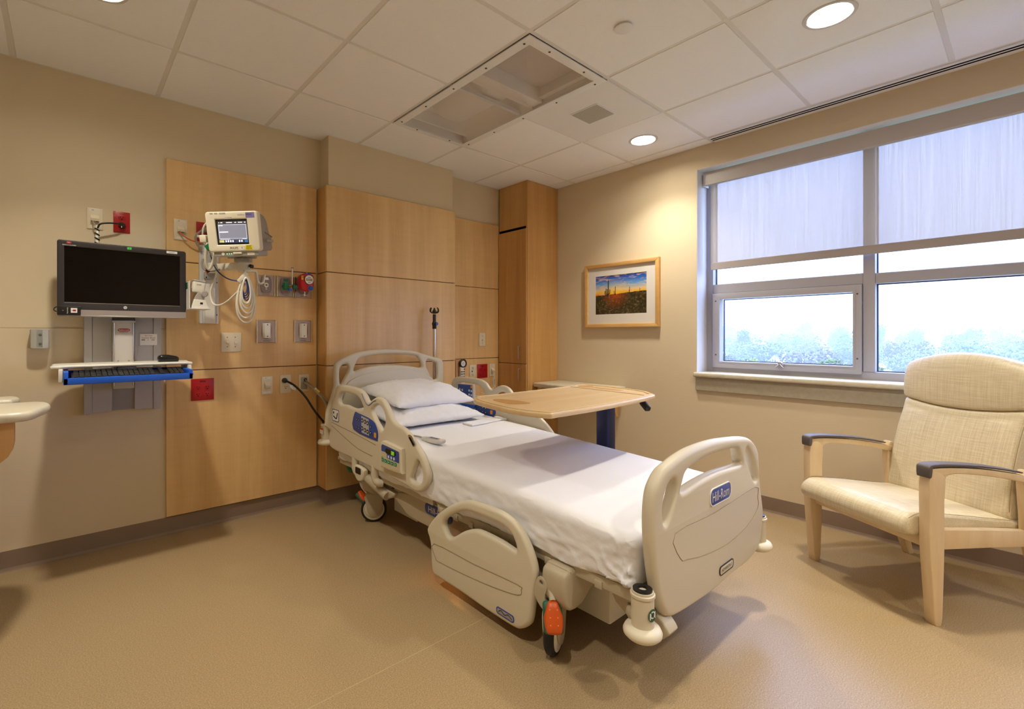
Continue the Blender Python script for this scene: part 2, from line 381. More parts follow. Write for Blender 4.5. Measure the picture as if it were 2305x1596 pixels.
# ---------------------------------------------------------------- suspended ceiling
ce = tag(box('ceiling', RX - .15, WW + .28, RY - .15, HW + .15, 2.70, 2.74, WHITE), kind='structure')
G = .6096
gx = lambda a: a * G - .2022
gy = lambda b: 3.3117 - b * G
DL = {(4, 4): 'round recessed downlight in the ceiling nearest the top right corner', (5, 2): 'round recessed downlight in the ceiling above the desert picture',
      (0, 1): 'round recessed downlight above the wall computer', (0, 4): 'added unseen downlight brightening the open floor', (2, 6): 'round recessed downlight over the rear of the room', (4, 7): 'round recessed downlight behind the armchair'}  # lamp over the open floor is added out of view to brighten it
for a in range(-2, 7):
    for b in range(0, 9):
        x0, x1 = max(gx(a), RX), min(gx(a + 1), WW); y1, y0 = min(gy(b), HW), max(gy(b + 1), RY)
        if x1 - x0 < .02 or y1 - y0 < .02: continue
        if a == 3 and b in (1, 2): continue
        if a == 4 and b == 2: continue
        if a == 6: 
            y_lim = gy(3)
            if y1 <= y_lim + .01: continue
        g = .011
        o = [(x0 + g, y0 + g), (x1 - g, y0 + g), (x1 - g, y1 - g), (x0 + g, y1 - g)]
        if (a, b) in DL: plate('ceiling_tile', o, [circ((gx(a) + gx(a + 1)) / 2, (gy(b) + gy(b + 1)) / 2, .088, 32)], 'z', 2.5665, 2.582, CEIL, ce, .002, 1)
        else: box('ceiling_tile', x0 + g, x1 - g, y0 + g, y1 - g, 2.5665, 2.582, CEIL, ce, .002, 1)
for a in range(-1, 7): box('grid_tee', gx(a) - .012, gx(a) + .012, RY, HW, 2.5699, 2.59, TEE, ce)
for b in range(1, 9): box('grid_tee', RX, WW, gy(b) - .012, gy(b) + .012, 2.5702, 2.589, TEE, ce)
box('wall_angle', RX, 3.17, HW - .02, HW, 2.5672, 2.5699, TEE, ce); box('wall_angle', WW - .018, WW, gy(3), 2.91, 2.5672, 2.5699, TEE, ce)
# ---------------------------------------------------------------- downlights
LENS = M('lamp_lens', (255, 244, 226), .5, emit=78.0, emit_rgb=(255, 244, 222))
REFL = M('downlight_reflector', (236, 232, 226), .25, metal=.3)
RIM = M('downlight_rim', (214, 212, 214), .4)
for (a, b), lab in DL.items():
    cx, cy = (gx(a) + gx(a + 1)) / 2, (gy(b) + gy(b + 1)) / 2
    t = thing('downlight', lab, 'ceiling light', (cx, cy, 2.5665), 'recessed downlights')
    lathe('rim', [(.083, 0), (.083, -.004), (.096, -.004), (.098, -.001), (.098, 0)], (cx, cy, 2.5665), RIM, t, n=40, ring=True)
    lathe('reflector', [(.0825, -.002), (.07, .05), (.066, .05), (.08, -.002)], (cx, cy, 2.5665), REFL, t, n=40, ring=True)
    lathe('lens', [(.069, .028), (.069, .032), (0, .032), (0, .028)], (cx, cy, 2.5665), LENS, t, n=40)
    ld = bpy.data.lights.new('downlight_lamp', 'AREA'); ld.shape = 'DISK'; ld.size = .13; ld.energy = DOWNLIGHT_WATTS; ld.color = DOWNLIGHT_COLOUR; ld.spread = math.radians(105)
    lo = bpy.data.objects.new('lamp', ld); lo.location = (cx, cy, 2.592); link(lo, t)
# ---------------------------------------------------------------- recessed exam light (two bay troffer behind a clear cover)
x0, x1, y0, y1 = gx(3) + .012, gx(4) + .02, gy(3) + .012, gy(1) - .010
t = thing('exam_light', 'switched off recessed exam light with clear cover in the ceiling', 'ceiling light', ((x0 + x1) / 2, (y0 + y1) / 2, 2.562))
ix0, ix1, iy0, iy1 = 1.692, 2.200, 1.54, 2.664
plate('frame', [(x0, y0), (x1, y0), (x1, y1), (x0, y1)], [[(ix0, iy0), (ix1, iy0), (ix1, iy1), (ix0, iy1)]], 'z', 2.559, 2.5655, WHITE, t, .0015, 1)
HOUS = M('troffer_white', (240, 236, 232), .35); 
dome = [(ix0, 2.566), (ix0 + .02, 2.61), (ix0 + .08, 2.655), (ix0 + .17, 2.68), (ix1 - .17, 2.68), (ix1 - .08, 2.655), (ix1 - .02, 2.61), (ix1, 2.566), (ix1 + .004, 2.566), (ix1 + .004, 2.69), (ix0 - .004, 2.69), (ix0 - .004, 2.566)]
plate('reflector_bay', dome, [], 'y', 1.98, iy1 - .06, HOUS, t)
box('end_plate', ix0, ix1, iy1 - .06, iy1 - .045, 2.60, 2.69, HOUS, t); box('end_slope', ix0, ix1, iy1 - .04, iy1, 2.63, 2.69, HOUS, t)
plate('lamp_shroud', [(1.80, 2.66), (1.83, 2.625), (1.90, 2.605), (2.00, 2.605), (2.06, 2.625), (2.09, 2.66)], [], 'y', 2.02, 2.50, HOUS, t, .01)
box('divider', ix0, ix1, 1.905, 1.975, 2.575, 2.69, HOUS, t, .004); box('divider_bar', ix0, ix1, 1.985, 2.01, 2.585, 2.62, HOUS, t)
box('flat_diffuser', ix0 + .02, ix1 - .02, iy0 + .01, 1.905, 2.655, 2.665, M('diffuser_grey', (212, 204, 200), .4), t)
box('end_wall', ix0 - .004, ix1 + .004, iy1, iy1 + .004, 2.566, 2.69, HOUS, t)
box('bay_side', ix0 - .010, ix0 - .004, iy0, iy1, 2.566, 2.69, HOUS, t); box('bay_side', ix1 + .004, ix1 + .010, iy0, iy1, 2.566, 2.69, HOUS, t); box('bay_edge', ix1 - .03, ix1 + .004, iy0, 1.905, 2.60, 2.69, HOUS, t); box('bay_side', ix0, ix1, iy0 - .004, iy0 + .012, 2.566, 2.69, HOUS, t)
box('clear_cover', ix0 - .01, ix1 + .01, iy0 - .01, iy1 + .01, 2.5665, 2.5685, ACRYL, t)
SCR = M('screw_dark', (96, 86, 80), .4, metal=.6)
for k in range(5):
    yy = y0 + .06 + k * (y1 - y0 - .12) / 4
    for xx in (x0 + .028, x1 - .022): lathe('screw', [(.006, 0), (.006, -.002), (0, -.003)], (xx, yy, 2.559), SCR, t, n=10)
for xx in (x0 + .17, x1 - .17):
    for yy in (y0 + .025, y1 - .025): lathe('screw', [(.006, 0), (.006, -.002), (0, -.003)], (xx, yy, 2.559), SCR, t, n=10)
# ---------------------------------------------------------------- speaker tile
x0, x1, y0, y1 = gx(4) + .022, gx(5) - .004, gy(3) + .008, gy(2) - .008
t = thing('ceiling_speaker', 'square ceiling speaker panel with perforated grey grille', 'speaker', (2.54, 1.79, 2.56))
box('panel', x0, x1, y0, y1, 2.561, 2.578, WHITE, t, .0015, 1)
box('grille_frame', 2.425, 2.625, 1.675, 1.872, 2.557, 2.561, WHITE, t, .001, 1)
def perf():
    m = M('perforated_grille', (150, 148, 146), .5); n = m.node_tree.nodes; l = m.node_tree.links; b = n['Principled BSDF']
    tcn = n.new('ShaderNodeTexCoord'); vo = n.new('ShaderNodeTexVoronoi'); vo.inputs['Scale'].default_value = 130; vo.inputs['Randomness'].default_value = 0
    r = n.new('ShaderNodeValToRGB'); r.color_ramp.interpolation = 'CONSTANT'; r.color_ramp.elements[0].color = lin((46, 46, 46)); r.color_ramp.elements[1].position = .36; r.color_ramp.elements[1].color = lin((196, 194, 190))
    l.new(tcn.outputs['Object'], vo.inputs['Vector']); l.new(vo.outputs['Distance'], r.inputs[0]); l.new(r.outputs[0], b.inputs['Base Color']); return m
box('grille', 2.432, 2.618, 1.682, 1.865, 2.5558, 2.5572, perf(), t)
t = thing('sprinkler_cover', 'small round white sprinkler cover plate on a ceiling tile', 'sprinkler', (1.925, 1.187, 2.566))
lathe('cup', [(.036, 0), (.036, -.006), (.03, -.006), (.03, 0)], (1.925, 1.187, 2.5665), WHITE, t, n=32, ring=True)
lathe('cap', [(.041, -.008), (.041, -.011), (.035, -.0135), (0, -.014), (0, -.008)], (1.925, 1.187, 2.5665), WHITE, t, n=32)
# ---------------------------------------------------------------- slot diffuser along the window wall
t = thing('slot_diffuser', 'long white linear air diffuser with two black slots along the ceiling edge', 'air vent', (3.52, -.2, 2.56))
ys0, ys1 = RY, gy(3) - .012
for xa, xb in ((3.467, 3.492), (3.511, 3.522), (3.541, 3.579)): box('blade', xa, xb, ys0, ys1, 2.5625, 2.590, WHITE, t, .001, 1)
for xa, xb in ((3.492, 3.511), (3.522, 3.541)): box('slot', xa, xb, ys0, ys1, 2.5638, 2.590, HOLE, t)
# ---------------------------------------------------------------- window
win = tag(bpy.data.objects.new('window_1', None), 'aluminium framed window with an opening sash', None, kind='structure'); win.location = (3.76, .18, .88); C.objects.link(win); ROOTS['window_1'] = Matrix.Translation((-3.76, -.18, -.88))
fx0, fx1 = 3.745, 3.82
REV = M('window_reveal_paint', (228, 228, 232), .5)
box('frame_member', fx0, fx1, 1.556, 1.606, .868, 2.403, ALU, win, .002, 1); box('frame_member', fx0, fx1, -1.255, -1.205, .868, 2.403, ALU, win, .002, 1)
box('frame_member', fx0, fx1, -1.205, 1.556, 2.385, 2.403, ALU, win, .002, 1); box('frame_member', fx0, fx1, -1.205, 1.556, .868, .951, ALU, win, .002, 1)
box('mullion', fx0 - .004, fx1, .613, .67, .951, 2.385, ALU, win, .002, 1); box('mullion', fx0 - .004, fx1, -.345, -.288, .951, 2.385, ALU, win, .002, 1)
box('transom', fx0, fx1, .67, 1.556, 1.49, 1.556, ALU, win, .002, 1); box('transom', fx0, fx1, -.288, .613, 1.488, 1.55, ALU, win, .002, 1); box('transom', fx0, fx1, -1.205, -.345, 1.488, 1.55, ALU, win, .002, 1)
sash = plate('sash', [(.674, .934), (1.553, .934), (1.553, 1.488), (.674, 1.488)], [[(.717, .981), (1.502, .981), (1.502, 1.444), (.717, 1.444)]], 'x', 3.728, 3.79, ALU, win, .002, 1)
plate('sash_bead', [(.707, .971), (1.512, .971), (1.512, 1.454), (.707, 1.454)], [[(.717, .981), (1.502, .981), (1.502, 1.444), (.717, 1.444)]], 'x', 3.7255, 3.728, ALU, sash)
for yy, zz in ((.695, 1.43), (.695, 1.03), (1.53, 1.43), (1.53, 1.03)): lathe('screw', [(.005, 0), (.005, -.002), (0, -.003)], (3.728, yy, zz), SCR, sash, 'x', 10)
lat = box('latch', 3.705, 3.728, 1.085, 1.125, .962, .975, BRUSH, sash, .003); lathe('latch_hub', [(.011, 0), (.011, -.024), (.006, -.028), (0, -.028)], (3.728, 1.105, .985), BRUSH, sash, 'x', 14)
for s in (-1, 1): tube('latch_wing', [(3.702, 1.105, .98), (3.698, 1.105 + .012 * s, .965), (3.698, 1.105 + .022 * s, .955)], .0045, BRUSH, sash)
for nm, a, b, c, d in (('p', .717, 1.502, .981, 1.444), ('p', .67, 1.556, 1.556, 2.385), ('p', -.288, .613, 1.55, 2.385), ('p', -.288, .613, .951, 1.488), ('p', -1.205, -.345, 1.55, 2.385), ('p', -1.205, -.345, .951, 1.488)):
    box('glass_pane', 3.792, 3.796, a, b, c, d, GLASS, win)
    plate('gasket', [(a, c), (b, c), (b, d), (a, d)], [[(a + .006, c + .006), (b - .006, c + .006), (b - .006, d - .006), (a + .006, d - .006)]], 'x', 3.797, 3.812, GASKET, win)
sl = tag(bpy.data.objects.new('trim_1', None), 'stone coloured solid surface window sill with apron', None, kind='structure'); C.objects.link(sl)
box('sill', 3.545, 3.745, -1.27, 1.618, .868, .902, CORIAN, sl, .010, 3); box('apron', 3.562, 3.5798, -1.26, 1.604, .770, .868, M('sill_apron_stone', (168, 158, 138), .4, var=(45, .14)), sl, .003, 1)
box('reveal_lining', 3.582, 3.745, -1.251, 1.602, 2.400, 2.403, REV, sl)
for yy0, yy1 in ((1.602, 1.606), (-1.255, -1.251)): box('reveal_lining', 3.582, 3.745, yy0, yy1, .902, 2.403, REV, sl)
# roller blind
t = thing('roller_blind', 'pale mesh roller blind pulled halfway down the window', 'blind', (3.69, .62, 1.66))
box('cassette', 3.655, 3.667, -1.245, 1.585, 2.294, 2.391, M('blind_cassette', (196, 190, 188), .45), t, .003, 1); box('cassette_floor', 3.667, 3.690, -1.245, 1.585, 2.294, 2.300, MATS['blind_cassette'], t); cyl('roller_tube', (3.712, -1.24, 2.330), (3.712, 1.58, 2.330), .020, MATS['blind_cassette'], t)
obj('fabric', mesh([(3.700, -1.228, 1.70), (3.700, 1.553, 1.70), (3.700, 1.553, 2.31), (3.700, -1.228, 2.31)], [(0, 1, 2, 3)]), BLIND, t)
box('hem_bar', 3.696, 3.705, -1.228, 1.553, 1.662, 1.716, M('blind_hem', (174, 166, 166), .6), t, .003, 1)
box('end_cap', 3.655, 3.735, 1.583, 1.588, 2.290, 2.375, WHITE, t)
# ================================================================ outlines measured on their own planes (metres)
OUT = {
 'hr_out': [(2.917, 0.82), (2.892, 0.846), (2.815, 0.86), (2.7, 0.859), (2.59, 0.852), (2.53, 0.831), (2.494, 0.798), (2.467, 0.788), (2.428, 0.808), (2.371, 0.828), (2.309, 0.818), (2.262, 0.78), (2.198, 0.713), (2.094, 0.69), (2.006, 0.642), (1.937, 0.588), (1.89, 0.532), (1.874, 0.487), (1.895, 0.439), (1.937, 0.403), (1.996, 0.391), (2.073, 0.399), (2.238, 0.409), (2.409, 0.412), (2.626, 0.419), (2.913, 0.424), (2.999, 0.44), (3.016, 0.47), (3.007, 0.546), (2.981, 0.645), (2.955, 0.751)],
 'hr_h1': [(2.864, 0.76), (2.847, 0.797), (2.792, 0.815), (2.648, 0.813), (2.583, 0.796), (2.544, 0.76), (2.539, 0.74), (2.626, 0.731), (2.685, 0.732), (2.76, 0.739), (2.839, 0.736)],
 'hr_h2': [(2.434, 0.749), (2.371, 0.782), (2.315, 0.768), (2.283, 0.723), (2.291, 0.679), (2.319, 0.645), (2.358, 0.669), (2.406, 0.707)],
 'hr_h3': [(1.971, 0.551), (1.937, 0.522), (1.926, 0.481), (1.947, 0.443), (2.001, 0.437), (2.026, 0.447), (2.016, 0.474)],
 'hr_panel': [(2.632, 0.705), (2.585, 0.71), (2.416, 0.69), (2.365, 0.651), (2.353, 0.615), (2.359, 0.593), (2.384, 0.582), (2.647, 0.605)],
 'hr_pend': [(2.272, 0.579), (2.254, 0.588), (2.097, 0.578), (2.081, 0.57), (2.086, 0.483), (2.108, 0.464), (2.284, 0.465), (2.29, 0.476)],
 'hr_groove': [(2.961, 0.604), (2.645, 0.581), (2.381, 0.557)],
 'hr_groove2': [(2.961, 0.583), (2.766, 0.534), (2.588, 0.497), (2.419, 0.487)],
 'hr_icon': [(2.936, 0.691), (2.845, 0.695), (2.856, 0.623), (2.944, 0.621)],
 'hr_usb': [(2.044, 0.659), (2.024, 0.662), (1.989, 0.632), (1.999, 0.621)],
 'hb_out': [(1.359, 0.843), (1.36, 0.961), (1.37, 0.993), (1.41, 1.018), (1.507, 1.053), (1.635, 1.071), (1.769, 1.076), (1.91, 1.068), (2.008, 1.053), (2.141, 1.016), (2.232, 0.994), (2.259, 0.97), (2.264, 0.93), (2.264, 0.799)],
 'hb_hl': [(1.398, 0.955), (1.444, 0.983), (1.457, 0.968), (1.46, 0.94), (1.43, 0.883), (1.4, 0.849)],
 'hb_hc': [(1.499, 0.94), (1.516, 0.984), (1.553, 1.021), (1.678, 1.037), (1.815, 1.039), (1.988, 1.026), (2.03, 1.005), (2.058, 0.96), (2.048, 0.931), (1.958, 0.945), (1.824, 0.96), (1.678, 0.961), (1.574, 0.948), (1.511, 0.93)],
 'hb_hr': [(2.099, 0.975), (2.125, 0.987), (2.183, 0.966), (2.199, 0.946), (2.201, 0.847), (2.173, 0.835), (2.146, 0.846), (2.13, 0.885), (2.101, 0.935)],
 'fr_out': [(1.855, 0.263), (1.788, 0.336), (1.683, 0.41), (1.576, 0.46), (1.503, 0.471), (1.369, 0.474), (1.292, 0.458), (1.247, 0.429), (1.212, 0.388), (1.184, 0.336), (1.175, 0.289), (1.184, 0.198), (1.197, 0.116), (1.212, 0.088), (1.247, 0.06), (1.288, 0.048), (1.434, 0.046), (1.614, 0.052), (1.756, 0.051), (1.808, 0.056), (1.825, 0.089), (1.833, 0.178), (1.844, 0.214), (1.858, 0.236)],
 'fr_h': [(1.681, 0.266), (1.724, 0.297), (1.729, 0.321), (1.709, 0.346), (1.653, 0.381), (1.595, 0.409), (1.521, 0.422), (1.385, 0.425), (1.314, 0.413), (1.284, 0.385), (1.273, 0.357), (1.28, 0.347), (1.369, 0.357), (1.477, 0.359), (1.53, 0.349), (1.595, 0.319)],
 'fr_g': [(1.799, 0.201), (1.521, 0.21), (1.262, 0.2255), (1.243, 0.213), (1.257, 0.187), (1.393, 0.162), (1.567, 0.143), (1.756, 0.131), (1.786, 0.139)],
 'fr_badge': [(1.365, 0.097), (1.284, 0.091), (1.278, 0.078), (1.295, 0.068), (1.373, 0.073), (1.378, 0.088)],
 'fb_out': [(1.451, 0.29), (1.414, 0.353), (1.391, 0.431), (1.373, 0.528), (1.369, 0.621), (1.382, 0.687), (1.409, 0.723), (1.447, 0.749), (1.495, 0.762), (1.567, 0.777), (1.666, 0.787), (1.824, 0.788), (1.988, 0.775), (2.108, 0.761), (2.173, 0.742), (2.223, 0.709), (2.248, 0.673), (2.257, 0.608), (2.268, 0.542), (2.292, 0.46), (2.301, 0.419), (2.292, 0.363), (2.266, 0.293), (2.206, 0.259), (2.108, 0.248), (1.988, 0.248), (1.786, 0.242), (1.61, 0.25), (1.515, 0.259), (1.476, 0.271)],
 'fb_hc': [(1.565, 0.654), (1.569, 0.682), (1.592, 0.712), (1.643, 0.726), (1.761, 0.738), (1.89, 0.737), (2.014, 0.728), (2.047, 0.705), (2.056, 0.68), (2.047, 0.661), (1.85, 0.67), (1.701, 0.666)],
 'fb_hl': [(1.515, 0.703), (1.523, 0.675), (1.503, 0.632), (1.472, 0.590), (1.446, 0.578), (1.438, 0.63), (1.455, 0.675), (1.485, 0.703)],
 'fb_hr': [(2.120, 0.716), (2.152, 0.695), (2.195, 0.645), (2.226, 0.582), (2.215, 0.565), (2.190, 0.575), (2.160, 0.61), (2.122, 0.66), (2.104, 0.692)],
 'fb_panel': [(1.508, 0.532), (1.811, 0.529), (2.198, 0.542), (2.226, 0.493), (2.226, 0.449), (2.108, 0.403), (1.917, 0.384), (1.724, 0.399), (1.599, 0.422), (1.546, 0.439)],
 'fb_logo': [(1.767, 0.61), (1.786, 0.619), (1.917, 0.618), (1.942, 0.604), (1.942, 0.573), (1.924, 0.559), (1.786, 0.558), (1.767, 0.572)],
 'fb_adv': [(1.85, 0.314), (1.959, 0.316), (1.969, 0.306), (1.966, 0.292), (1.863, 0.285), (1.847, 0.296)],
 'tb_out': [(1.541, 1.775), (1.606, 1.822), (1.754, 1.784), (2.016, 1.795), (2.328, 1.815), (2.457, 1.838), (2.515, 1.774), (2.502, 1.596), (2.454, 1.383), (2.385, 1.31), (2.308, 1.263), (1.814, 1.207), (1.503, 1.236), (1.458, 1.235), (1.429, 1.383), (1.451, 1.552), (1.494, 1.709)],
 'tb_rec': [(1.57, 1.669), (1.606, 1.661), (1.633, 1.593), (1.628, 1.486), (1.579, 1.465), (1.523, 1.511), (1.538, 1.604)],
 'tb_cup': [(2.382, 1.823), (2.457, 1.838), (2.49, 1.771), (2.435, 1.703), (2.379, 1.678), (2.361, 1.751)],
 'tb_slot': [(2.43, 1.693), (2.382, 1.475), (2.344, 1.476), (2.356, 1.662)],
 'tb_seam': [(2.319, 1.801), (2.279, 1.381)],
}
# ================================================================ hospital bed
XD, XU = (0, 1, 0), (0, 0, 1)
def rounded_box(sx, sy, sz, r, nx=6, ny=6, nz=4):
    bm = bmesh.new(); bmesh.ops.create_cube(bm, size=2)
    for ax, n in ((0, nx), (1, ny), (2, nz)):
        for k in range(1, n):
            t = math.sin((k / n - .5) * PI * .92) / math.sin(.5 * PI * .92) if n > 3 else (2 * k / n - 1)
            co = [0, 0, 0]; no = [0, 0, 0]; co[ax] = t; no[ax] = 1
            bmesh.ops.bisect_plane(bm, geom=bm.verts[:] + bm.edges[:] + bm.faces[:], plane_co=co, plane_no=no)
    for v in bm.verts:
        p = Vector((v.co.x * sx, v.co.y * sy, v.co.z * sz))
        q = Vector((max(-sx + r, min(sx - r, p.x)), max(-sy + r, min(sy - r, p.y)), max(-sz + r, min(sz - r, p.z))))
        d = p - q
        v.co = q + (d.normalized() * r if d.length > 1e-6 else d)
    me = bmesh_to(bm); return me
BX = 1.835
bed = thing('hospital_bed', 'beige adjustable hospital bed with raised head rails and lowered foot rail', 'bed', (BX, 1.87, 0))
NX = (0, -1, 0)   # reading direction of lettering on faces that look towards -x
# ---- headboard
hb = plate('headboard', catmull(OUT['hb_out'] + [(2.262, .52), (1.362, .52)], 4), [catmull(OUT[k], 4) for k in ('hb_hl', 'hb_hc', 'hb_hr')], 'y', 2.965, 3.005, PLASTIC, bed, .018, 4)
plate('inner_panel', catmull([(1.43, .56), (1.43, .80), (1.47, .87), (1.60, .912), (1.815, .925), (1.99, .908), (2.11, .87), (2.17, .80), (2.18, .56)], 4), [], 'y', 2.956, 2.966, PLASTIC, hb, .004, 2)
# ---- footboard
fb = plate('footboard', catmull(OUT['fb_out'], 4), [catmull(OUT[k], 4) for k in ('fb_hl', 'fb_hc', 'fb_hr')], 'y', .745, .79, PLASTIC, bed, .019, 4)
GROOVE = M('moulded_groove', (150, 134, 104), .5)
def ring_line(name, pts, plane, parent, r=.0016, closed=True, mat=None):
    return tube(name, [plane(p) for p in pts], r, mat or GROOVE, parent, 5, 3, closed)
ring_line('panel_groove', OUT['fb_panel'], lambda p: (p[0], .7448, p[1]), fb, .0016)
lg = plate('logo_plate', rrect(1.767, 1.942, .558, .618, .022), [], 'y', .742, .7455, NAVY, fb, .001, 1)
plate('logo_rim', rrect(1.765, 1.944, .556, .620, .023), [rrect(1.768, 1.941, .559, .617, .021)], 'y', .7412, .7455, PAPER, fb)
text('logo_text', 'Hill-Rom', .036, PAPER, (1.8545, .7418, .588), (1, 0, 0), (0, 0, 1), lg, .0004, .145)
ap = plate('badge', rrect(1.848, 1.968, .285, .315, .012), [], 'y', .7425, .7455, PLASTIC, fb, .001, 1)
plate('badge_rim', rrect(1.846, 1.970, .283, .317, .013), [rrect(1.849, 1.967, .286, .314, .011)], 'y', .7418, .7455, INK, fb)
text('badge_text', 'ADVANTA 2', .011, INK, (1.908, .7422, .300), (1, 0, 0), (0, 0, 1), ap, .0003, .092)
# ---- raised head siderails
def head_rail(x, sgn, near):
    lo, hi = (x, x + .034) if sgn < 0 else (x - .034, x)
    r = plate('head_siderail', catmull(OUT['hr_out'], 4), [catmull(OUT[k], 4) for k in ('hr_h1', 'hr_h2', 'hr_h3')], 'x', lo, hi, PLASTIC, bed, .0155, 4)
    xf = x + sgn * .0005
    P = lambda p: (xf, p[0], p[1])
    ring_line('rail_groove', OUT['hr_groove'], P, r, closed=False); ring_line('rail_groove', OUT['hr_groove2'], P, r, closed=False)
    ib = lo if sgn < 0 else hi
    # blue grip strip in the dip of the hand rail
    gp = catmull([(2.545, .842), (2.512, .806), (2.478, .783), (2.44, .792), (2.40, .815), (2.36, .822)], 4, False)
    tube('grip_strip', [(xf, p[0], p[1] - .012) for p in gp[::3]], .0032, M('grip_lavender', (116, 128, 184), .45), r, 6, 2)
    return r
r1 = head_rail(1.335, -1, True); r2 = head_rail(2.337, 1, False)
BTN = M('button_white', (226, 226, 230), .4); SIL2 = M('keypad_silver', (188, 188, 194), .4); AMB = M('logo_amber', (240, 164, 40), .45)
def pad(parent, x, sgn, pts, btn, silver=None, amber=None):
    lo, hi = (x - .004, x + .002) if sgn < 0 else (x - .002, x + .004)
    pd = plate('control_panel', catmull(pts, 3), [], 'x', lo, hi, NAVY, parent, .001, 1)
    f = lo if sgn < 0 else hi
    if silver: plate('keypad', silver, [], 'x', *( (f - .0006, f) if sgn < 0 else (f, f + .0006)), SIL2, pd)
    e = f + sgn * .0006
    for (yy, zz, rr, d) in btn:
        lathe('button', [(rr, 0), (rr, sgn * .001), (0, sgn * .0012)], (e, yy, zz), INK, pd, 'x', 14)
        s = rr * .62
        tri = [(yy - s, zz - s * .6 * d), (yy + s, zz - s * .6 * d), (yy, zz + s * d)]
        plate('button_mark', tri, [], 'x', *((e - .0017, e - .0012) if sgn < 0 else (e + .0012, e + .0017)), BTN, pd)
    if amber: plate('amber_mark', rrect(amber[0] - .012, amber[0] + .012, amber[1] - .014, amber[1] + .014, .002), [], 'x', *((f - .0006, f) if sgn < 0 else (f, f + .0006)), AMB, pd)
    return pd
sv = [(2.545, .700), (2.455, .690), (2.452, .598), (2.54, .603)]
p1_ = pad(r1, 1.335, -1, OUT['hr_panel'], [(2.532, .675, .013, 1), (2.498, .672, .013, 1), (2.468, .668, .013, 1), (2.532, .628, .013, -1), (2.498, .622, .013, -1), (2.468, .618, .013, -1), (2.43, .652, .008, 1), (2.43, .618, .008, -1), (2.60, .672, .007, 1), (2.575, .672, .007, 1), (2.60, .625, .007, -1), (2.575, .622, .007, -1)], sv, (2.382, .612))
# round edged pendant controller with display
pe = plate('bed_controller', catmull([(2.290, .470), (2.290, .575), (2.28, .596), (2.25, .603), (2.10, .592), (2.078, .58), (2.076, .48), (2.09, .462), (2.275, .458)], 3), [], 'x', 1.312, 1.338, CREAM, r1, .006, 3)
plate('controller_face', catmull([(2.278, .482), (2.278, .572), (2.262, .586), (2.10, .574), (2.094, .56), (2.094, .482), (2.106, .470), (2.266, .466)], 3), [], 'x', 1.3105, 1.3135, M('controller_beige', (206, 196, 168), .45), pe)
plate('controller_blue', [(2.276, .548), (2.276, .575), (2.262, .585), (2.10, .574), (2.096, .56), (2.096, .515), (2.216, .519), (2.218, .548)], [], 'x', 1.3098, 1.311, NAVY, pe)
plate('display', rrect(2.128, 2.232, .543, .570, .012), [], 'x', 1.309, 1.3105, M('lcd_dark', (24, 30, 18), .2), pe)
DIG = M('lcd_digits', (150, 220, 60), .4, emit=.35)
for yy in (2.166, 2.150): plate('digit', rrect(yy - .006, yy + .006, .5455, .5655, .003), [rrect(yy - .003, yy + .003, .557, .563, .001), rrect(yy - .003, yy + .003, .548, .5545, .001)], 'x', 1.3084, 1.309, DIG, pe)
plate('controller_green', [(2.274, .49), (2.274, .517), (2.258, .517), (2.250, .511), (2.118, .511), (2.118, .492)], [], 'x', 1.3098, 1.311, M('keypad_green', (96, 172, 120), .5), pe)
for k in range(5): lathe('button', [(.0075, 0), (.0075, -.001), (0, -.0012)], (1.3098, 2.262 - k * .033, .501), INK, pe, 'x', 12); lathe('button_mark', [(.004, 0), (.004, -.0005), (0, -.0006)], (1.3086, 2.262 - k * .033, .501), BTN, pe, 'x', 10)
for yy in (2.20, 2.172, 2.145): lathe('button', [(.008, 0), (.008, -.001), (0, -.0012)], (1.3098, yy, .529), BTN, pe, 'x', 12)
# icon label, socket, on the near rail
ic = plate('patient_label', rrect(2.853, 2.951, .618, .694, .012), [], 'x', 1.334, 1.3355, PAPER, r1)
plate('label_rim', rrect(2.852, 2.952, .617, .695, .013), [rrect(2.856, 2.948, .621, .691, .011)], 'x', 1.3335, 1.3345, NAVY, ic)
tube('label_figure', [(1.3338, 2.930, .650), (1.3338, 2.905, .640), (1.3338, 2.885, .640), (1.3338, 2.872, .675)], .0035, INK, ic, 6); lathe('label_dot', [(.008, 0), (.008, -.0006), (0, -.0006)], (1.334, 2.93, .672), INK, ic, 'x', 12)
plate('cable_port', catmull([(2.05, .664), (2.022, .667), (1.985, .634), (2.000, .615), (2.026, .636)], 3), [], 'x', 1.333, 1.3365, CHROME, r1, .0008, 1)
tube('port_slot', [(1.3325, 2.035, .655), (1.3325, 2.015, .640), (1.3325, 1.998, .626)], .004, HOLE, r1, 6)
# far rail: inner face panels
fx = plate('pendant_panel', [(2.83, .81), (2.643, .815), (2.636, .80), (2.636, .70), (2.655, .692), (2.83, .70)], [], 'x', 2.29, 2.305, OFFW, r2, .004, 2)
plate('pendant_face', [(2.823, .804), (2.655, .808), (2.655, .705), (2.823, .708)], [], 'x', 2.2885, 2.2905, NAVY, fx)
for (yy, zz, d) in ((2.69, .765, 1), (2.665, .763, 1), (2.69, .735, -1), (2.665, .733, -1), (2.80, .765, 1), (2.77, .763, 1), (2.80, .735, -1), (2.77, .735, -1)):
    lathe('button', [(.009, 0), (.009, -.001), (0, -.0012)], (2.2885, yy, zz), BTN, fx, 'x', 12)
plate('amber_mark', rrect(2.652, 2.674, .784, .804, .002), [], 'x', 2.2878, 2.2886, AMB, fx)
box('pendant_bracket', 2.28, 2.31, 2.63, 2.83, .640, .66, BLUE, r2, .003); box('pendant_arm', 2.305, 2.318, 2.66, 2.80, .64, .70, GREYP, r2, .002)
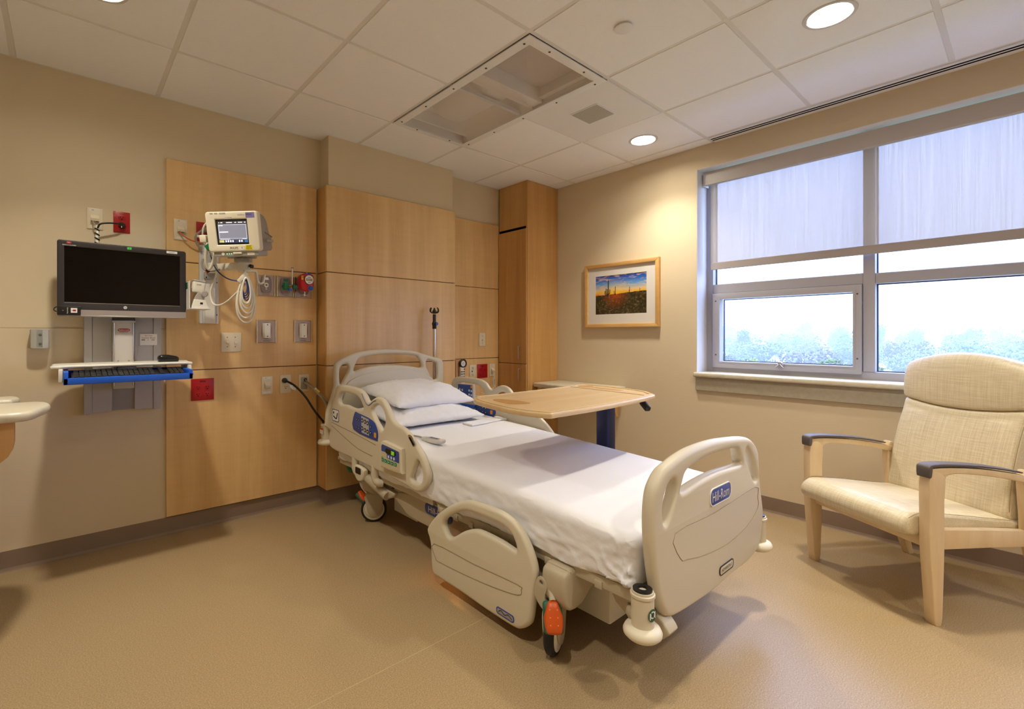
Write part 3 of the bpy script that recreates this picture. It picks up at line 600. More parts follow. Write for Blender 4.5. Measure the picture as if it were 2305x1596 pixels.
pad(r2, 2.303, -1, [(2.615, .68), (2.46, .672), (2.425, .655), (2.42, .63), (2.435, .61), (2.47, .60), (2.615, .607)], [(2.55, .655, .010, 1), (2.52, .653, .010, 1), (2.55, .625, .010, -1), (2.52, .622, .010, -1)], None, (2.46, .63))
# ---- lowered foot siderails
def foot_rail(x, sgn):
    lo, hi = (x, x + .036) if sgn < 0 else (x - .036, x)
    r = plate('foot_siderail', catmull(OUT['fr_out'], 4), [catmull(OUT['fr_h'], 4)], 'x', lo, hi, PLASTIC, bed, .0165, 4)
    P = lambda p: (x + sgn * .0004, p[0], p[1])
    ring_line('rail_groove', OUT['fr_g'], P, r)
    bd = plate('rail_badge', rrect(1.281, 1.375, .070, .094, .010), [], 'x', *((x - .0015, x + .001) if sgn < 0 else (x - .001, x + .0015)), SILV, r, .0005, 1)
    plate('badge_rim', rrect(1.279, 1.377, .068, .096, .011), [rrect(1.283, 1.373, .072, .092, .009)], 'x', *((x - .002, x + .001) if sgn < 0 else (x - .001, x + .002)), NAVY, r)
    ee = x + sgn * .0018
    ring_line('badge_wave', [(1.365, .078), (1.35, .088), (1.33, .079), (1.31, .088), (1.29, .078)], lambda p: (ee, p[0], p[1]), bd, .0016, False, INK)
    return r
foot_rail(1.315, -1); foot_rail(2.357, 1)
# ---- deck and frame under the mattress
box('deck', 1.40, 2.27, .82, 2.94, .335, .365, STEELP, bed, .01)
for s, xx in ((-1, 1.392), (1, 2.278)):
    box('deck_edge', xx - .012, xx + .012, .80, 1.86, .322, .362, PLASTIC2, bed, .004); box('deck_edge', xx - .012, xx + .012, 1.90, 2.94, .335, .385, PLASTIC2, bed, .004)
for k in range(9):
    yy = .93 + k * .11
    box('mattress_clip', 1.374, 1.40, yy, yy + .03, .318, .345, PLASTIC2, bed, .003)
box('foot_end_tray', 1.40, 2.27, .79, .90, .30, .34, PLASTIC2, bed, .012)
plate('side_beam', catmull([(2.37, .25), (2.30, .29), (2.15, .315), (1.95, .325), (1.45, .325), (1.15, .325), (1.15, .20), (1.45, .19), (2.05, .188), (2.19, .192), (2.26, .222), (2.33, .245)], 3), [], 'x', 1.425, 1.46, STEELP, bed, .008, 2)
plate('side_beam', catmull([(2.37, .25), (2.30, .29), (2.15, .315), (1.95, .325), (1.45, .325), (1.15, .325), (1.15, .20), (1.45, .19), (2.05, .188), (2.19, .192), (2.26, .222), (2.33, .245)], 3), [], 'x', 2.21, 2.245, STEELP, bed, .008, 2)
lp = plate('frame_logo', rrect(1.80, 2.025, .258, .312, .022), [], 'x', 1.4215, 1.4255, NAVY, bed, .001, 1)
text('logo_text', 'Hill-Rom', .030, PAPER, (1.4213, 1.913, .285), NX, XU, lp, .0004, .16)
# head cross beam, foot cross beam with rounded shoulders
plate('cross_beam', catmull([(1.44, .20), (1.43, .32), (1.47, .345), (2.20, .345), (2.24, .32), (2.23, .20), (2.12, .20), (2.0, .24), (1.66, .24), (1.55, .20)], 3), [], 'y', 2.60, 2.74, STEELP, bed, .015, 2)
plate('cross_beam', catmull([(1.335, .215), (1.32, .31), (1.345, .345), (1.44, .35), (2.23, .35), (2.325, .345), (2.35, .31), (2.335, .215), (2.25, .205), (2.12, .26), (1.55, .26), (1.42, .205)], 3), [], 'y', 1.04, 1.15, STEELP, bed, .015, 2)
plate('head_bracket', catmull([(3.00, .368), (2.78, .372), (2.53, .365), (2.44, .30), (2.29, .289), (2.36, .243), (2.46, .258), (2.71, .285), (2.86, .33), (2.995, .338)], 3), [], 'x', 1.40, 1.44, PLASTIC2, bed, .008, 2)
box('control_box', 1.60, 1.74, 2.36, 2.62, .06, .24, OFFW, bed, .006); box('power_box', 1.56, 1.86, 1.02, 1.26, .085, .30, OFFW, bed, .008); box('box_clip', 1.64, 1.66, 1.012, 1.03, .20, .29, PLASTIC2, bed, .003)
for yy in (1.35, 1.55): box('lift_link', 1.50, 1.53, yy, yy + .05, .20, .36, STEELP, bed, .004)
cyl('lift_motor', (1.55, 1.42, .27), (1.55, 1.95, .30), .035, RUBBER, bed); cyl('lift_rod', (1.49, 1.50, .25), (2.18, 1.50, .25), .02, BRUSH, bed)
# rail hinge straps on the near head side
for ya in (2.66, 2.42): tube('rail_strap', [(1.352, ya, .43), (1.352, ya, .36), (1.362, ya - .02, .335), (1.385, ya - .03, .33)], .022, PLASTIC, bed, 8)
lt = plate('release_handle', catmull([(2.645, .392), (2.545, .385), (2.535, .35), (2.55, .318), (2.60, .30), (2.64, .318), (2.655, .36)], 3), [], 'x', 1.338, 1.372, CREAM, bed, .008, 2)
plate('handle_window', rrect(2.565, 2.632, .345, .382, .008), [], 'x', 1.336, 1.3395, BLACK, lt)
tube('rail_arm', [(1.372, 2.56, .33), (1.39, 2.45, .29), (1.40, 2.36, .26)], .028, PLASTIC2, bed)
cp = box('cpr_tag', 1.396, 1.40, 2.93, 3.00, .345, .365, PAPER, bed); text('cpr_text', 'CPR', .014, ROSE, (1.3955, 2.965, .355), NX, XU, cp, .0003)
# ---- casters
def caster(x, y, ang, rad, pedal):
    c = Vector((x, y, rad)); ax = Vector((math.cos(ang), math.sin(ang), 0)); R_ = Matrix.Translation(c) @ Matrix.Rotation(ang, 4, 'Z')
    w = lathe('caster', [(rad * .90, -.019), (rad, -.012), (rad, .012), (rad * .90, .019), (rad * .82, .019), (rad * .82, -.019)], (0, 0, 0), RUBBER, bed, 'x', 36, R_, ring=True)
    for s in (-1, 1): lathe('wheel_cover', [(rad * .84, s * .008), (rad * .84, s * .018), (rad * .74, s * .0205), (rad * .70, s * .018), (rad * .66, s * .0215), (0, s * .024), (0, s * .008)], (0, 0, 0), PLASTIC, w, 'x', 30, R_)
    # fork: shaped cheeks
    for s in (-1, 1):
        o = [(-.045, rad * 1.15), (-.055, rad * .55), (-.04, -.01), (0, -.045), (.035, -.02), (.05, rad * .6), (.05, rad * 1.15)]
        plate('fork_cheek', catmull(o, 3), [], 'x', s * .026 - .004, s * .026 + .004, PLASTIC2, w, .002, 1, R_)
    box('fork_crown', -.032, .032, -.048, .05, rad * .98, rad * 1.28, PLASTIC2, w, .008, 2, R_)
    cyl('stem', c + Vector((0, 0, rad * 1.2)), c + Vector((0, 0, rad * 1.2 + .06)), .026, STEELP, w)
    return w
HW_ = caster(1.49, 2.68, math.radians(58), .08, True)
FW_ = caster(1.385, 1.14, math.radians(-68), .083, True)
caster(2.18, 2.66, math.radians(10), .08, True); caster(2.30, 1.125, math.radians(60), .083, True)
def pedal(c, ang, tilt, arm, sc=1.0):
    R_ = Matrix.Translation(c) @ Matrix.Rotation(ang, 4, 'Z') @ Matrix.Rotation(tilt, 4, 'X')
    me = rounded_box(.026, .040, .013, .012, 6, 6, 3); R_ = R_ @ Matrix.Scale(sc, 4); [setattr(v, 'co', Vector((v.co.x * (1 - .5 * max(0, v.co.y / .04)) * (1 - .22 * max(0, -v.co.y / .04) ** 2), v.co.y, v.co.z))) for v in me.vertices]; me.transform(R_); pd = obj('brake_pedal', me, ORANGE, bed, 60)
    me = rounded_box(.0265, .0405, .012, .011, 6, 6, 3); me.transform(R_ @ Matrix.Translation((0, 0, -.013))); obj('steer_pad', me, TEAL, pd, 60)
    for i in range(3):
        for j in range(2): lathe('grip_dot', [(.002, 0), (.0015, .0012), (0, .0015)], (-.01 + j * .02, -.018 + i * .018, .0125), M('pedal_dot', (244, 150, 84), .4), pd, 'z', 8, R_)
    tube('pedal_arm', arm, .012, PLASTIC2, bed, 8)
pedal(Vector((1.44, 2.735, .155)), math.radians(25), math.radians(38), [(1.46, 2.70, .175), (1.45, 2.77, .22), (1.46, 2.78, .28), (1.47, 2.72, .30)])
pedal(Vector((1.300, 1.075, .190)), math.radians(-42), math.radians(62), [(1.315, 1.09, .235), (1.33, 1.11, .255), (1.338, 1.14, .285)], 1.3)
plate('brake_lever', catmull([(1.165, .29), (1.135, .295), (1.12, .27), (1.13, .225), (1.10, .185), (1.13, .178), (1.165, .20), (1.182, .235)], 3), [circ(1.148, .277, .008, 12)], 'x', 1.318, 1.328, PLASTIC2, bed, .003, 1)
me = rounded_box(.022, .035, .018, .014, 5, 5, 3); me.transform(Matrix.Translation((1.42, 2.86, .31)) @ Matrix.Rotation(math.radians(25), 4, 'X')); pp = obj('head_pedal', me, GREEN, bed, 60)
box('head_pedal_top', 1.40, 1.44, 2.83, 2.89, .330, .342, ROSE, pp, .004)
# ---- corner bumpers with push sockets
def bumper(x, y, z, s=1.0):
    b = lathe('bumper', [(.034, .028), (.034, .118), (.037, .120), (.037, .128), (.033, .130), (.033, .136), (0, .136), (0, .028)], (x, y, z), PLASTIC, bed, 'z', 28)
    lathe('bumper_roller', [(.036, .030), (.052, .024), (.058, .012), (.057, .003), (.048, -.006), (0, -.006), (0, .030)], (x, y, z), CREAM, b, 'z', 32)
    lathe('socket_ring', [(.029, .136), (.029, .142), (.014, .143), (.012, .134)], (x, y, z), BLACK, b, 'z', 24, ring=True)
    return b
b1 = bumper(1.362, .775, .252); bumper(2.312, .775, .252); b3 = bumper(1.335, 3.045, .452); bumper(2.30, 3.045, .452)
dirc = Vector((-.1, -1, 0)).normalized(); rc = Vector((-dirc.y, dirc.x, 0))
MB = Matrix(((rc.x, dirc.x, 0, 1.362), (rc.y, dirc.y, 0, .775), (0, 0, 1, .325), (0, 0, 0, 1)))
st = lathe('no_push_sticker', [(.019, .0335), (.019, .0352), (0, .0352), (0, .0335)], (0, 0, 0), M('sticker_green', (16, 84, 58), .45), b1, 'y', 24, MB)
lathe('sticker_ring', [(.011, .0352), (.011, .0358), (.008, .0358), (.008, .0352)], (0, 0, .002), PAPER, st, 'y', 20, MB, ring=True)
box('sticker_slash', -.014, .014, .0352, .0360, -.0012, .0012, INK, st, 0, 2, MB @ Matrix.Rotation(math.radians(50), 4, 'Y'))
for k in (-1, 1): box('sticker_bar', -.014 if k < 0 else .009, -.010 if k < 0 else .013, .0352, .0356, -.010, .010, PAPER, st, 0, 2, MB)
cl = plate('bumper_warning', rrect(3.02, 3.07, .52, .56, .003), [], 'x', 1.2995, 1.301, PAPER, b3)
plate('warning_bar', rrect(3.02, 3.07, .546, .560, .002), [], 'x', 1.299, 1.2997, ORANGE, cl)
tube('bumper_arm', [(1.362, .80, .30), (1.39, .83, .285), (1.44, .85, .29)], .018, PLASTIC2, bed); tube('bumper_arm', [(2.312, .80, .30), (2.28, .83, .285), (2.23, .85, .29)], .018, PLASTIC2, bed)
plate('foot_arm', catmull([(.79, .20), (.74, .225), (.735, .25), (.80, .30), (.92, .32), (.92, .26)], 3), [], 'x', 1.44, 1.50, PLASTIC2, bed, .006, 2)
# ---------------------------------------------------------------- mattress under its white sheet
mt = thing('mattress', 'mattress covered with a white wrinkled sheet on the hospital bed', 'mattress', (BX, 1.87, .365))
me = rounded_box(.468, 1.065, .115, .042, 40, 190, 26)
zt = lambda y: .527 + .05 * (y - .8)
for v in me.vertices:
    p = v.co; y = p.y + 1.872; x = p.x + BX
    top = (p.z + .115) / .23
    z = .362 + (zt(y) - .362) * top
    side = max(0.0, min(1.0, (abs(p.x) - .40) / .06)); foot = max(0.0, min(1.0, (.95 - y) / .12)); low = 1 - top
    rid = lambda q: 1 - abs(noise.noise(q)) * 2.6
    q1 = Vector((x * 1.5, y * 6 + z * 10, z * 9 - y * 2)); q2 = Vector((x * 2 + 5, y * 12 - z * 16, z * 14 + y * 4)); q3 = Vector((9, y * 22 + z * 26, z * 30))
    nz = .55 * noise.noise(q1) + .50 * max(0, rid(q2)) ** 3 + .30 * max(0, rid(q3)) ** 3 - .2
    amp = .011 * side * (.25 + 1.0 * min(1, low * 1.6)) * (1.0 + 1.3 * foot)
    sgn = -1 if p.x < 0 else 1
    x += sgn * (nz * amp + .006 * side * low)
    if top < .12: z += .014 * noise.noise(Vector((3, y * 5, 1))) * side - .006
    z += .0035 * noise.noise(Vector((x * 3.2, y * 2.2, 0))) * (1 - side) * top + .0016 * noise.noise(Vector((x * 11, y * 5, 4))) * top
    v.co = (x, y, z)
obj('sheet', me, SHEET, mt, 180)
# folded spare sheet edge near the pillows, far side
me = rounded_box(.17, .05, .006, .005, 16, 6, 2)
for v in me.vertices: v.co = (v.co.x + 2.12, v.co.y + 2.33 + .10 * v.co.x, v.co.z + .608 + .005 * noise.noise(Vector((v.co.x * 20, v.co.y * 20, 1))))
obj('sheet_fold', me, SHEET, mt, 60)
# ---------------------------------------------------------------- pillows
def pillow(name, label, a, b, t, loc, rot, seed):
    me = rounded_box(1, 1, 1, .02, 52, 44, 2)
    vs = []
    for v in me.vertices:
        u, w_, s = v.co.x, v.co.y, v.co.z
        cu = 1 - .05 * (1 - w_ * w_) ; cw = 1 - .07 * (1 - u * u)
        h = ((1 - abs(u) ** 3.2) * (1 - abs(w_) ** 3.2)) ** .62
        th = t * (.06 + .94 * h)
        n1 = noise.noise(Vector((u * 1.6 + seed, w_ * 1.6, 0))) * .018 * h + noise.noise(Vector((u * 4 + seed, w_ * 3, 2))) * .009 * h + .006 * max(0, 1 - 3 * abs(noise.noise(Vector((u * 3.5 + seed, w_ * 7, 9))))) ** 2 * h
        edge = max(abs(u), abs(w_)); wr = noise.noise(Vector((u * 11 + seed, w_ * 9, 5))) * .009 * max(0, edge - .45) * 1.6
        v.co = (a * u * cu, b * w_ * cw, s * th * (.55 if s < 0 else 1.0) + n1 + wr)
    me.transform(Matrix.Translation(loc) @ Euler(rot).to_matrix().to_4x4())
    root = thing(name, label, 'pillow', loc, 'white pillows on the bed')
    p = obj('pillowcase', me, SHEET, root, 180)
    return root
pillow('pillow', 'lower white pillow lying flat on the sheet under another pillow', .335, .262, .074, (1.815, 2.630, .660), (math.radians(4), 0, math.radians(-2)), 3.3)
pillow('pillow', 'upper white pillow stacked on top of the other pillow', .315, .245, .086, (1.835, 2.705, .768), (math.radians(8), math.radians(1.5), math.radians(2)), 8.1)
# ---------------------------------------------------------------- nurse call handset on the sheet
t = lthing('handset', 'light grey corded handset control lying on the white sheet', 'remote control', (1.517, 2.085, .606), (0, 0, math.radians(3)))
me = rounded_box(.024, .085, .012, .010, 6, 12, 3)
for v in me.vertices:
    k = v.co.y / .085; v.co.x *= 1.0 - .35 * max(0, k) ** 1.5; v.co.z += .008 * max(0, -k) ** 2
body = obj('body', me, M('handset_grey', (206, 202, 196), .4), t, 60)
obj('keypad', (lambda m_: (m_.transform(Matrix.Translation((0, -.012, .0125))), m_)[1])(rounded_box(.017, .055, .0015, .0012, 2, 2, 1)), SIL2, t)
KEYD = M('handset_key', (120, 116, 118), .5)
for i in range(6):
    for j in range(3): box('key', -.011 + j * .008, -.005 + j * .008, -.055 + i * .014, -.047 + i * .014, .0138, .0152, ROSE if (i == 0 and j == 1) else KEYD, t)
tube('cord', [(0, .085, 0), (.0, .12, .002), (-.02, .18, .004), (-.05, .26, .01), (-.10, .33, .02), (-.16, .36, .03)], .005, CABG, t)
# ---------------------------------------------------------------- IV pole in the bed's head socket
t = thing('iv_pole', 'chrome IV pole with black hooks behind the headboard', 'pole', (2.222, 3.035, .45))
cyl('pole', (2.222, 3.035, .40), (2.222, 3.035, 1.26), .0125, CHROME, t, 20); 
lathe('clamp', [(.016, 0), (.017, .05), (.013, .06), (.013, .115), (0, .115), (0, 0)], (2.222, 3.035, 1.225), BLACK, t, n=20)
lathe('clamp_knob', [(.012, -.035), (.013, -.012), (.016, -.005), (.016, .012), (0, .012), (0, -.035)], (2.222, 3.035, 1.265), BLACK, t, 'y', 18)
lathe('clamp_button', [(.011, -.037), (.011, -.034), (0, -.034), (0, -.038)], (2.222, 3.035, 1.265), M('button_blue', (60, 110, 220), .4), t, 'y', 16)
cyl('inner_rod', (2.222, 3.035, 1.33), (2.222, 3.035, 1.35), .006, CHROME, t)
lathe('hook_hub', [(.010, 0), (.021, .004), (.017, .018), (.008, .035), (.006, .045), (0, .047), (0, 0)], (2.222, 3.035, 1.345), BLACK, t, n=18)
for k in range(4):
    a = math.radians(5 + 90 * k); d = Vector((math.cos(a), math.sin(a), 0)); c = Vector((2.222, 3.035, 1.352))
    tube('hook', [c + d * .01, c + d * .03 + Vector((0, 0, .001)), c + d * .044 + Vector((0, 0, .012)), c + d * .042 + Vector((0, 0, .03)), c + d * .034 + Vector((0, 0, .038))], .0048, BLACK, t, 8)

# amber night light under the bed frame
nl = box('night_light', 1.43, 1.46, 1.78, 1.84, .180, .188, M('amber_lens', (240, 130, 30), .4, emit=3.0), bed, .002, 1)
ld = bpy.data.lights.new('night_light_lamp', 'AREA'); ld.size = .04; ld.energy = .12; ld.color = (1.0, .38, .08)
lo = bpy.data.objects.new('night_lamp', ld); lo.location = (1.445, 1.81, .178); lo.rotation_euler = (0, math.radians(28), 0); link(lo, bed)
# ================================================================ wardrobe
t = thing('wardrobe', 'tall narrow maple wardrobe in the corner beside the bed', 'wardrobe', (3.37, 3.1, 0))
box('body', 3.166, 3.578, 2.926, 3.268, .002, 2.564, WOOD2, t); box('side_panel', 3.158, 3.578, 2.908, 2.926, .002, 2.564, WOOD2, t, .001, 1)
box('top_filler', 3.1585, 3.166, 2.926, 3.268, 2.160, 2.564, WOOD2, t, .001, 1)
box('shadow_gap', 3.1625, 3.166, 2.914, 3.268, 2.13, 2.16, HOLE, t)
for z0, z1, hz in ((.9195, 2.134, (.962, 1.072)), (.10, .9145, (.766, .872))):
    d = box('door', 3.148, 3.1655, 2.9145, 3.266, z0, z1, WOOD2, t, .0012, 1)
    a, b = hz
    tube('handle', [(3.148, 2.985, a), (3.126, 2.985, a), (3.118, 2.985, a + .008), (3.118, 2.985, b - .008), (3.126, 2.985, b), (3.148, 2.985, b)], .0045, BRUSH, d, 8, 2)
box('plinth', 3.166, 3.1685, 2.926, 3.268, .002, .10, BASE, t)
# ================================================================ wall shelf with maple brackets
t = thing('wall_shelf', 'stone coloured wall shelf on maple brackets between wardrobe and picture', 'shelf', (3.4, 2.55, .71))
plate('shelf_top', catmull([(3.578, 2.19), (3.28, 2.19), (3.23, 2.20), (3.215, 2.25), (3.215, 2.50), (3.215, 2.84), (3.225, 2.885), (3.27, 2.90), (3.578, 2.90)], 2) if False else [(3.578, 2.19), (3.25, 2.19), (3.225, 2.20), (3.215, 2.225), (3.215, 2.87), (3.222, 2.893), (3.24, 2.902), (3.578, 2.902)], [], 'z', .712, .75, CORIAN, t, .012, 3)
for ya in (2.25, 2.83):
    plate('bracket', [(3.578, .712), (3.26, .712), (3.26, .68), (3.30, .645), (3.42, .60), (3.51, .545), (3.545, .49), (3.578, .49)], [], 'y', ya, ya + .05, WOOD, t, .002, 1)
box('cleat', 3.558, 3.578, 2.30, 2.83, .66, .712, WOOD, t)
# ================================================================ framed picture
PY0, PY1, PZ0, PZ1 = 1.883, 2.579, 1.243, 1.791
t = thing('framed_picture', 'maple framed desert sunset photograph with cacti on the right wall', 'picture', (3.565, 2.23, 1.243))
FRW = wood('picture_frame_maple', (222, 178, 112), (204, 156, 92), .35, grain=(12, 4, 12))
w_ = .030
def mitre(a0, b0, a1, b1, a2, b2, a3, b3): return plate('frame_rail', [(a0, b0), (a1, b1), (a2, b2), (a3, b3)], [], 'x', 3.548, 3.5795, FRW, t, .0025, 1)
mitre(PY0, PZ0, PY1, PZ0, PY1 - w_, PZ0 + w_, PY0 + w_, PZ0 + w_); mitre(PY0, PZ1, PY0 + w_, PZ1 - w_, PY1 - w_, PZ1 - w_, PY1, PZ1)
mitre(PY0, PZ0, PY0 + w_, PZ0 + w_, PY0 + w_, PZ1 - w_, PY0, PZ1); mitre(PY1, PZ0, PY1, PZ1, PY1 - w_, PZ1 - w_, PY1 - w_, PZ0 + w_)
QY0, QY1, QZ0, QZ1 = 1.993, 2.474, 1.356, 1.687
plate('mat_board', [(PY0 + .02, PZ0 + .02), (PY1 - .02, PZ0 + .02), (PY1 - .02, PZ1 - .02), (PY0 + .02, PZ1 - .02)], [[(QY0, QZ0), (QY1, QZ0), (QY1, QZ1), (QY0, QZ1)]], 'x', 3.563, 3.566, M('mat_white', (232, 228, 222), .7), t)
def print_mat():
    m = M('sunset_print', (60, 90, 160), .35); n = m.node_tree.nodes; l = m.node_tree.links; b = n['Principled BSDF']
    tcn = n.new('ShaderNodeTexCoord'); s = n.new('ShaderNodeSeparateXYZ'); l.new(tcn.outputs['Object'], s.inputs[0])
    def math_(op, a, b_=None, c=None):
        q = n.new('ShaderNodeMath'); q.operation = op
        for i, v in enumerate((a, b_, c)):
            if v is None: continue
            if isinstance(v, (int, float)): q.inputs[i].default_value = v
            else: l.new(v, q.inputs[i])
        return q.outputs[0]
    def noise_(sc, det=4, dist=0.0):
        mp = n.new('ShaderNodeMapping'); mp.inputs['Scale'].default_value = sc; no = n.new('ShaderNodeTexNoise'); no.inputs['Scale'].default_value = 1; no.inputs['Detail'].default_value = det; no.inputs['Distortion'].default_value = dist
        l.new(tcn.outputs['Object'], mp.inputs[0]); l.new(mp.outputs[0], no.inputs['Vector']); return no.outputs['Fac']
    Z = math_('DIVIDE', math_('SUBTRACT', s.outputs['Z'], QZ0), QZ1 - QZ0); Y = math_('DIVIDE', math_('SUBTRACT', QY1, s.outputs['Y']), QY1 - QY0)
    def ramp(f, stops):
        r = n.new('ShaderNodeValToRGB'); e = r.color_ramp.elements
        while len(e) < len(stops): e.new(.5)
        for q, (p, c) in zip(e, stops): q.position = p; q.color = lin(c)
        l.new(f, r.inputs[0]); return r.outputs[0]
    sky = ramp(Z, [(.50, (235, 120, 20)), (.56, (250, 190, 40)), (.63, (232, 206, 160)), (.74, (120, 176, 226)), (.88, (40, 110, 210)), (1.0, (14, 54, 160))])
    cl_ = ramp(noise_((1, 13, 52), 4, .6), [(.52, (0, 0, 0)), (.66, (255, 255, 255))])
    mx = n.new('ShaderNodeMix'); mx.data_type = 'RGBA'; l.new(math_('MULTIPLY', cl_, .75), mx.inputs['Factor']); l.new(sky, mx.inputs['A']); mx.inputs['B'].default_value = lin((238, 196, 160))
    gr = ramp(noise_((1, 60, 60), 5, .3), [(.3, (12, 14, 8)), (.48, (46, 42, 20)), (.58, (74, 62, 34)), (.68, (120, 96, 70)), (.8, (180, 160, 130))])
    # glow of the low sun
    dy = math_('MULTIPLY', math_('SUBTRACT', Y, .40), 1.45); dz = math_('SUBTRACT', Z, .52)
    dist = math_('SQRT', math_('ADD', math_('MULTIPLY', dy, dy), math_('MULTIPLY', dz, dz)))
    glow = ramp(dist, [(0, (255, 255, 255)), (.05, (248, 248, 248)), (.16, (170, 170, 170)), (.42, (0, 0, 0))])
    g2 = n.new('ShaderNodeMix'); g2.data_type = 'RGBA'; l.new(math_('MULTIPLY', glow, .8), g2.inputs['Factor']); l.new(mx.outputs['Result'], g2.inputs['A']); g2.inputs['B'].default_value = lin((255, 214, 60))
    g3 = n.new('ShaderNodeMix'); g3.data_type = 'RGBA'; l.new(math_('MULTIPLY', glow, .6), g3.inputs['Factor']); l.new(gr, g3.inputs['A']); g3.inputs['B'].default_value = lin((226, 84, 16))
    hz = math_('ADD', .47, math_('ADD', math_('MULTIPLY', Y, .05), math_('MULTIPLY', noise_((1, 24, 1), 4), .05)))
    isg = math_('LESS_THAN', Z, hz)
    fin = n.new('ShaderNodeMix'); fin.data_type = 'RGBA'; l.new(isg, fin.inputs['Factor']); l.new(g2.outputs['Result'], fin.inputs['A']); l.new(g3.outputs['Result'], fin.inputs['B'])
    l.new(fin.outputs['Result'], b.inputs['Base Color']); return m
pr = box('print', 3.566, 3.568, QY0 - .005, QY1 + .005, QZ0 - .005, QZ1 + .005, print_mat(), t)
CACT = M('cactus_silhouette', (34, 36, 22), .5)
def cactus(y, zb, h, w, arms):
    o = tube('cactus', [(3.5655, y, zb), (3.5655, y, zb + h)], w, CACT, pr, 6, 2, smooth=False)
    for dy, a0, a1 in arms: tube('cactus_arm', [(3.5655, y, zb + a0 * h), (3.5655, y + dy * .7, zb + a0 * h + .002), (3.5655, y + dy, zb + a0 * h + .012), (3.5655, y + dy, zb + a1 * h)], w * .75, CACT, pr, 6, 2)
cactus(2.345, 1.512, .135, .0040, ((.012, .12, .45), (.024, .10, .48), (.034, .06, .34), (-.014, .12, .42)))
cactus(2.278, 1.515, .075, .0026, ((.012, .1, .5),)); cactus(2.145, 1.523, .055, .0020, ((.005, .2, .5),)); cactus(2.053, 1.532, .03, .0014, ())
BUSH = M('print_bush', (150, 140, 110), .6); BUSH2 = M('print_bush_rust', (170, 96, 60), .6)
rnd = random.Random(4)
for k in range(46):
    yy = 2.44 - rnd.random() ** 1.2 * .15; zz = 1.385 + rnd.random() * .10; lathe('bush_tip', [(.0028, 0), (.0028, -.0006), (0, -.0008)], (3.566, yy, zz), BUSH if k % 3 else BUSH2, pr, 'x', 6)
for k in range(14): lathe('bush_tip', [(.0022, 0), (.0022, -.0006), (0, -.0008)], (3.566, 2.085 + rnd.gauss(0, .012), 1.425 + rnd.gauss(0, .012), ), BUSH, pr, 'x', 6)
box('glazing', 3.5605, 3.562, PY0 + .02, PY1 - .02, PZ0 + .02, PZ1 - .02, PICGLASS, t)
# ================================================================ overbed table
t = thing('overbed_table', 'maple topped overbed table on a blue black column across the bed', 'table', (2.40, 1.60, 0))
tp = plate('table_top', catmull([(1.541, 1.775), (1.60, 1.812), (1.75, 1.80), (2.02, 1.802), (2.33, 1.812), (2.45, 1.825), (2.508, 1.774), (2.502, 1.596), (2.454, 1.383), (2.39, 1.305), (2.308, 1.258), (1.88, 1.222), (1.53, 1.225), (1.458, 1.242), (1.429, 1.383), (1.451, 1.552), (1.494, 1.709)], 4), [], 'z', .842, .865, WOODH, t, .008, 3)
TRIMW = M('table_edge', (224, 190, 138), .3)
plate('raised_rim', catmull([(1.56, 1.775), (1.60, 1.80), (1.75, 1.79), (2.02, 1.792), (2.33, 1.802), (2.44, 1.812), (2.495, 1.77), (2.49, 1.60), (2.442, 1.39), (2.38, 1.315), (2.30, 1.268), (1.88, 1.232), (1.53, 1.235), (1.468, 1.25), (1.44, 1.385), (1.463, 1.552), (1.506, 1.70)], 4),
      [catmull([(1.575, 1.765), (1.605, 1.785), (1.75, 1.776), (2.02, 1.778), (2.33, 1.788), (2.43, 1.797), (2.48, 1.762), (2.475, 1.60), (2.428, 1.40), (2.37, 1.33), (2.295, 1.283), (1.88, 1.247), (1.535, 1.25), (1.482, 1.263), (1.455, 1.385), (1.478, 1.55), (1.52, 1.69)], 4)], 'z', .8645, .8685, WOODH, tp, .0018, 2)
RECESS = M('table_recess', (196, 152, 96), .3)
plate('hand_recess', catmull([(1.57, 1.669), (1.606, 1.661), (1.633, 1.593), (1.628, 1.486), (1.579, 1.465), (1.523, 1.511), (1.538, 1.604)], 4), [], 'z', .864, .8655, RECESS, tp)
plate('cup_recess', catmull([(2.382, 1.785), (2.44, 1.79), (2.475, 1.755), (2.435, 1.703), (2.379, 1.688), (2.361, 1.745)], 4), [], 'z', .864, .8655, RECESS, tp)
plate('pen_slot', [(2.43, 1.685), (2.392, 1.475), (2.354, 1.476), (2.366, 1.67)], [], 'z', .864, .8655, RECESS, tp)
tube('leaf_seam', [(2.319, 1.786, .8655), (2.279, 1.286, .8655)], .0012, DARKW, tp, 5, 2, smooth=False)
COLM = M('column_midnight', (44, 52, 84), .3, metal=.5)
box('under_frame', 1.95, 2.44, 1.46, 1.62, .826, .842, BLACK, t, .003)
plate('column', rrect(2.365, 2.445, 1.555, 1.645, .018), [], 'z', .09, .826, COLM, t); plate('column_sleeve', rrect(2.352, 2.458, 1.542, 1.658, .02), [], 'z', .09, .50, COLM, t)
box('base_leg', 1.62, 2.46, 1.30, 1.36, .035, .075, COLM, t, .008); box('base_leg', 1.62, 2.46, 1.84, 1.90, .035, .075, COLM, t, .008); box('base_bar', 2.37, 2.45, 1.30, 1.90, .05, .09, COLM, t, .008)
for xx in (1.66, 2.42):
    for yy in (1.33, 1.87): lathe('caster', [(.026, -.01), (.028, -.006), (.028, .006), (.026, .01), (0, .01), (0, -.01)], (xx, yy, .028), BLACK, t, 'x', 16)
lv = cyl('release_lever', (2.372, 1.36, .842), (2.376, 1.352, .822), .004, CHROME, t)
me = rounded_box(.016, .036, .014, .008, 5, 8, 4); me.transform(Matrix.Translation((2.372, 1.335, .798)) @ Matrix.Rotation(math.radians(-30), 4, 'Z') @ Matrix.Rotation(math.radians(28), 4, 'X')); obj('lever_grip', me, BLACK, t, 60)
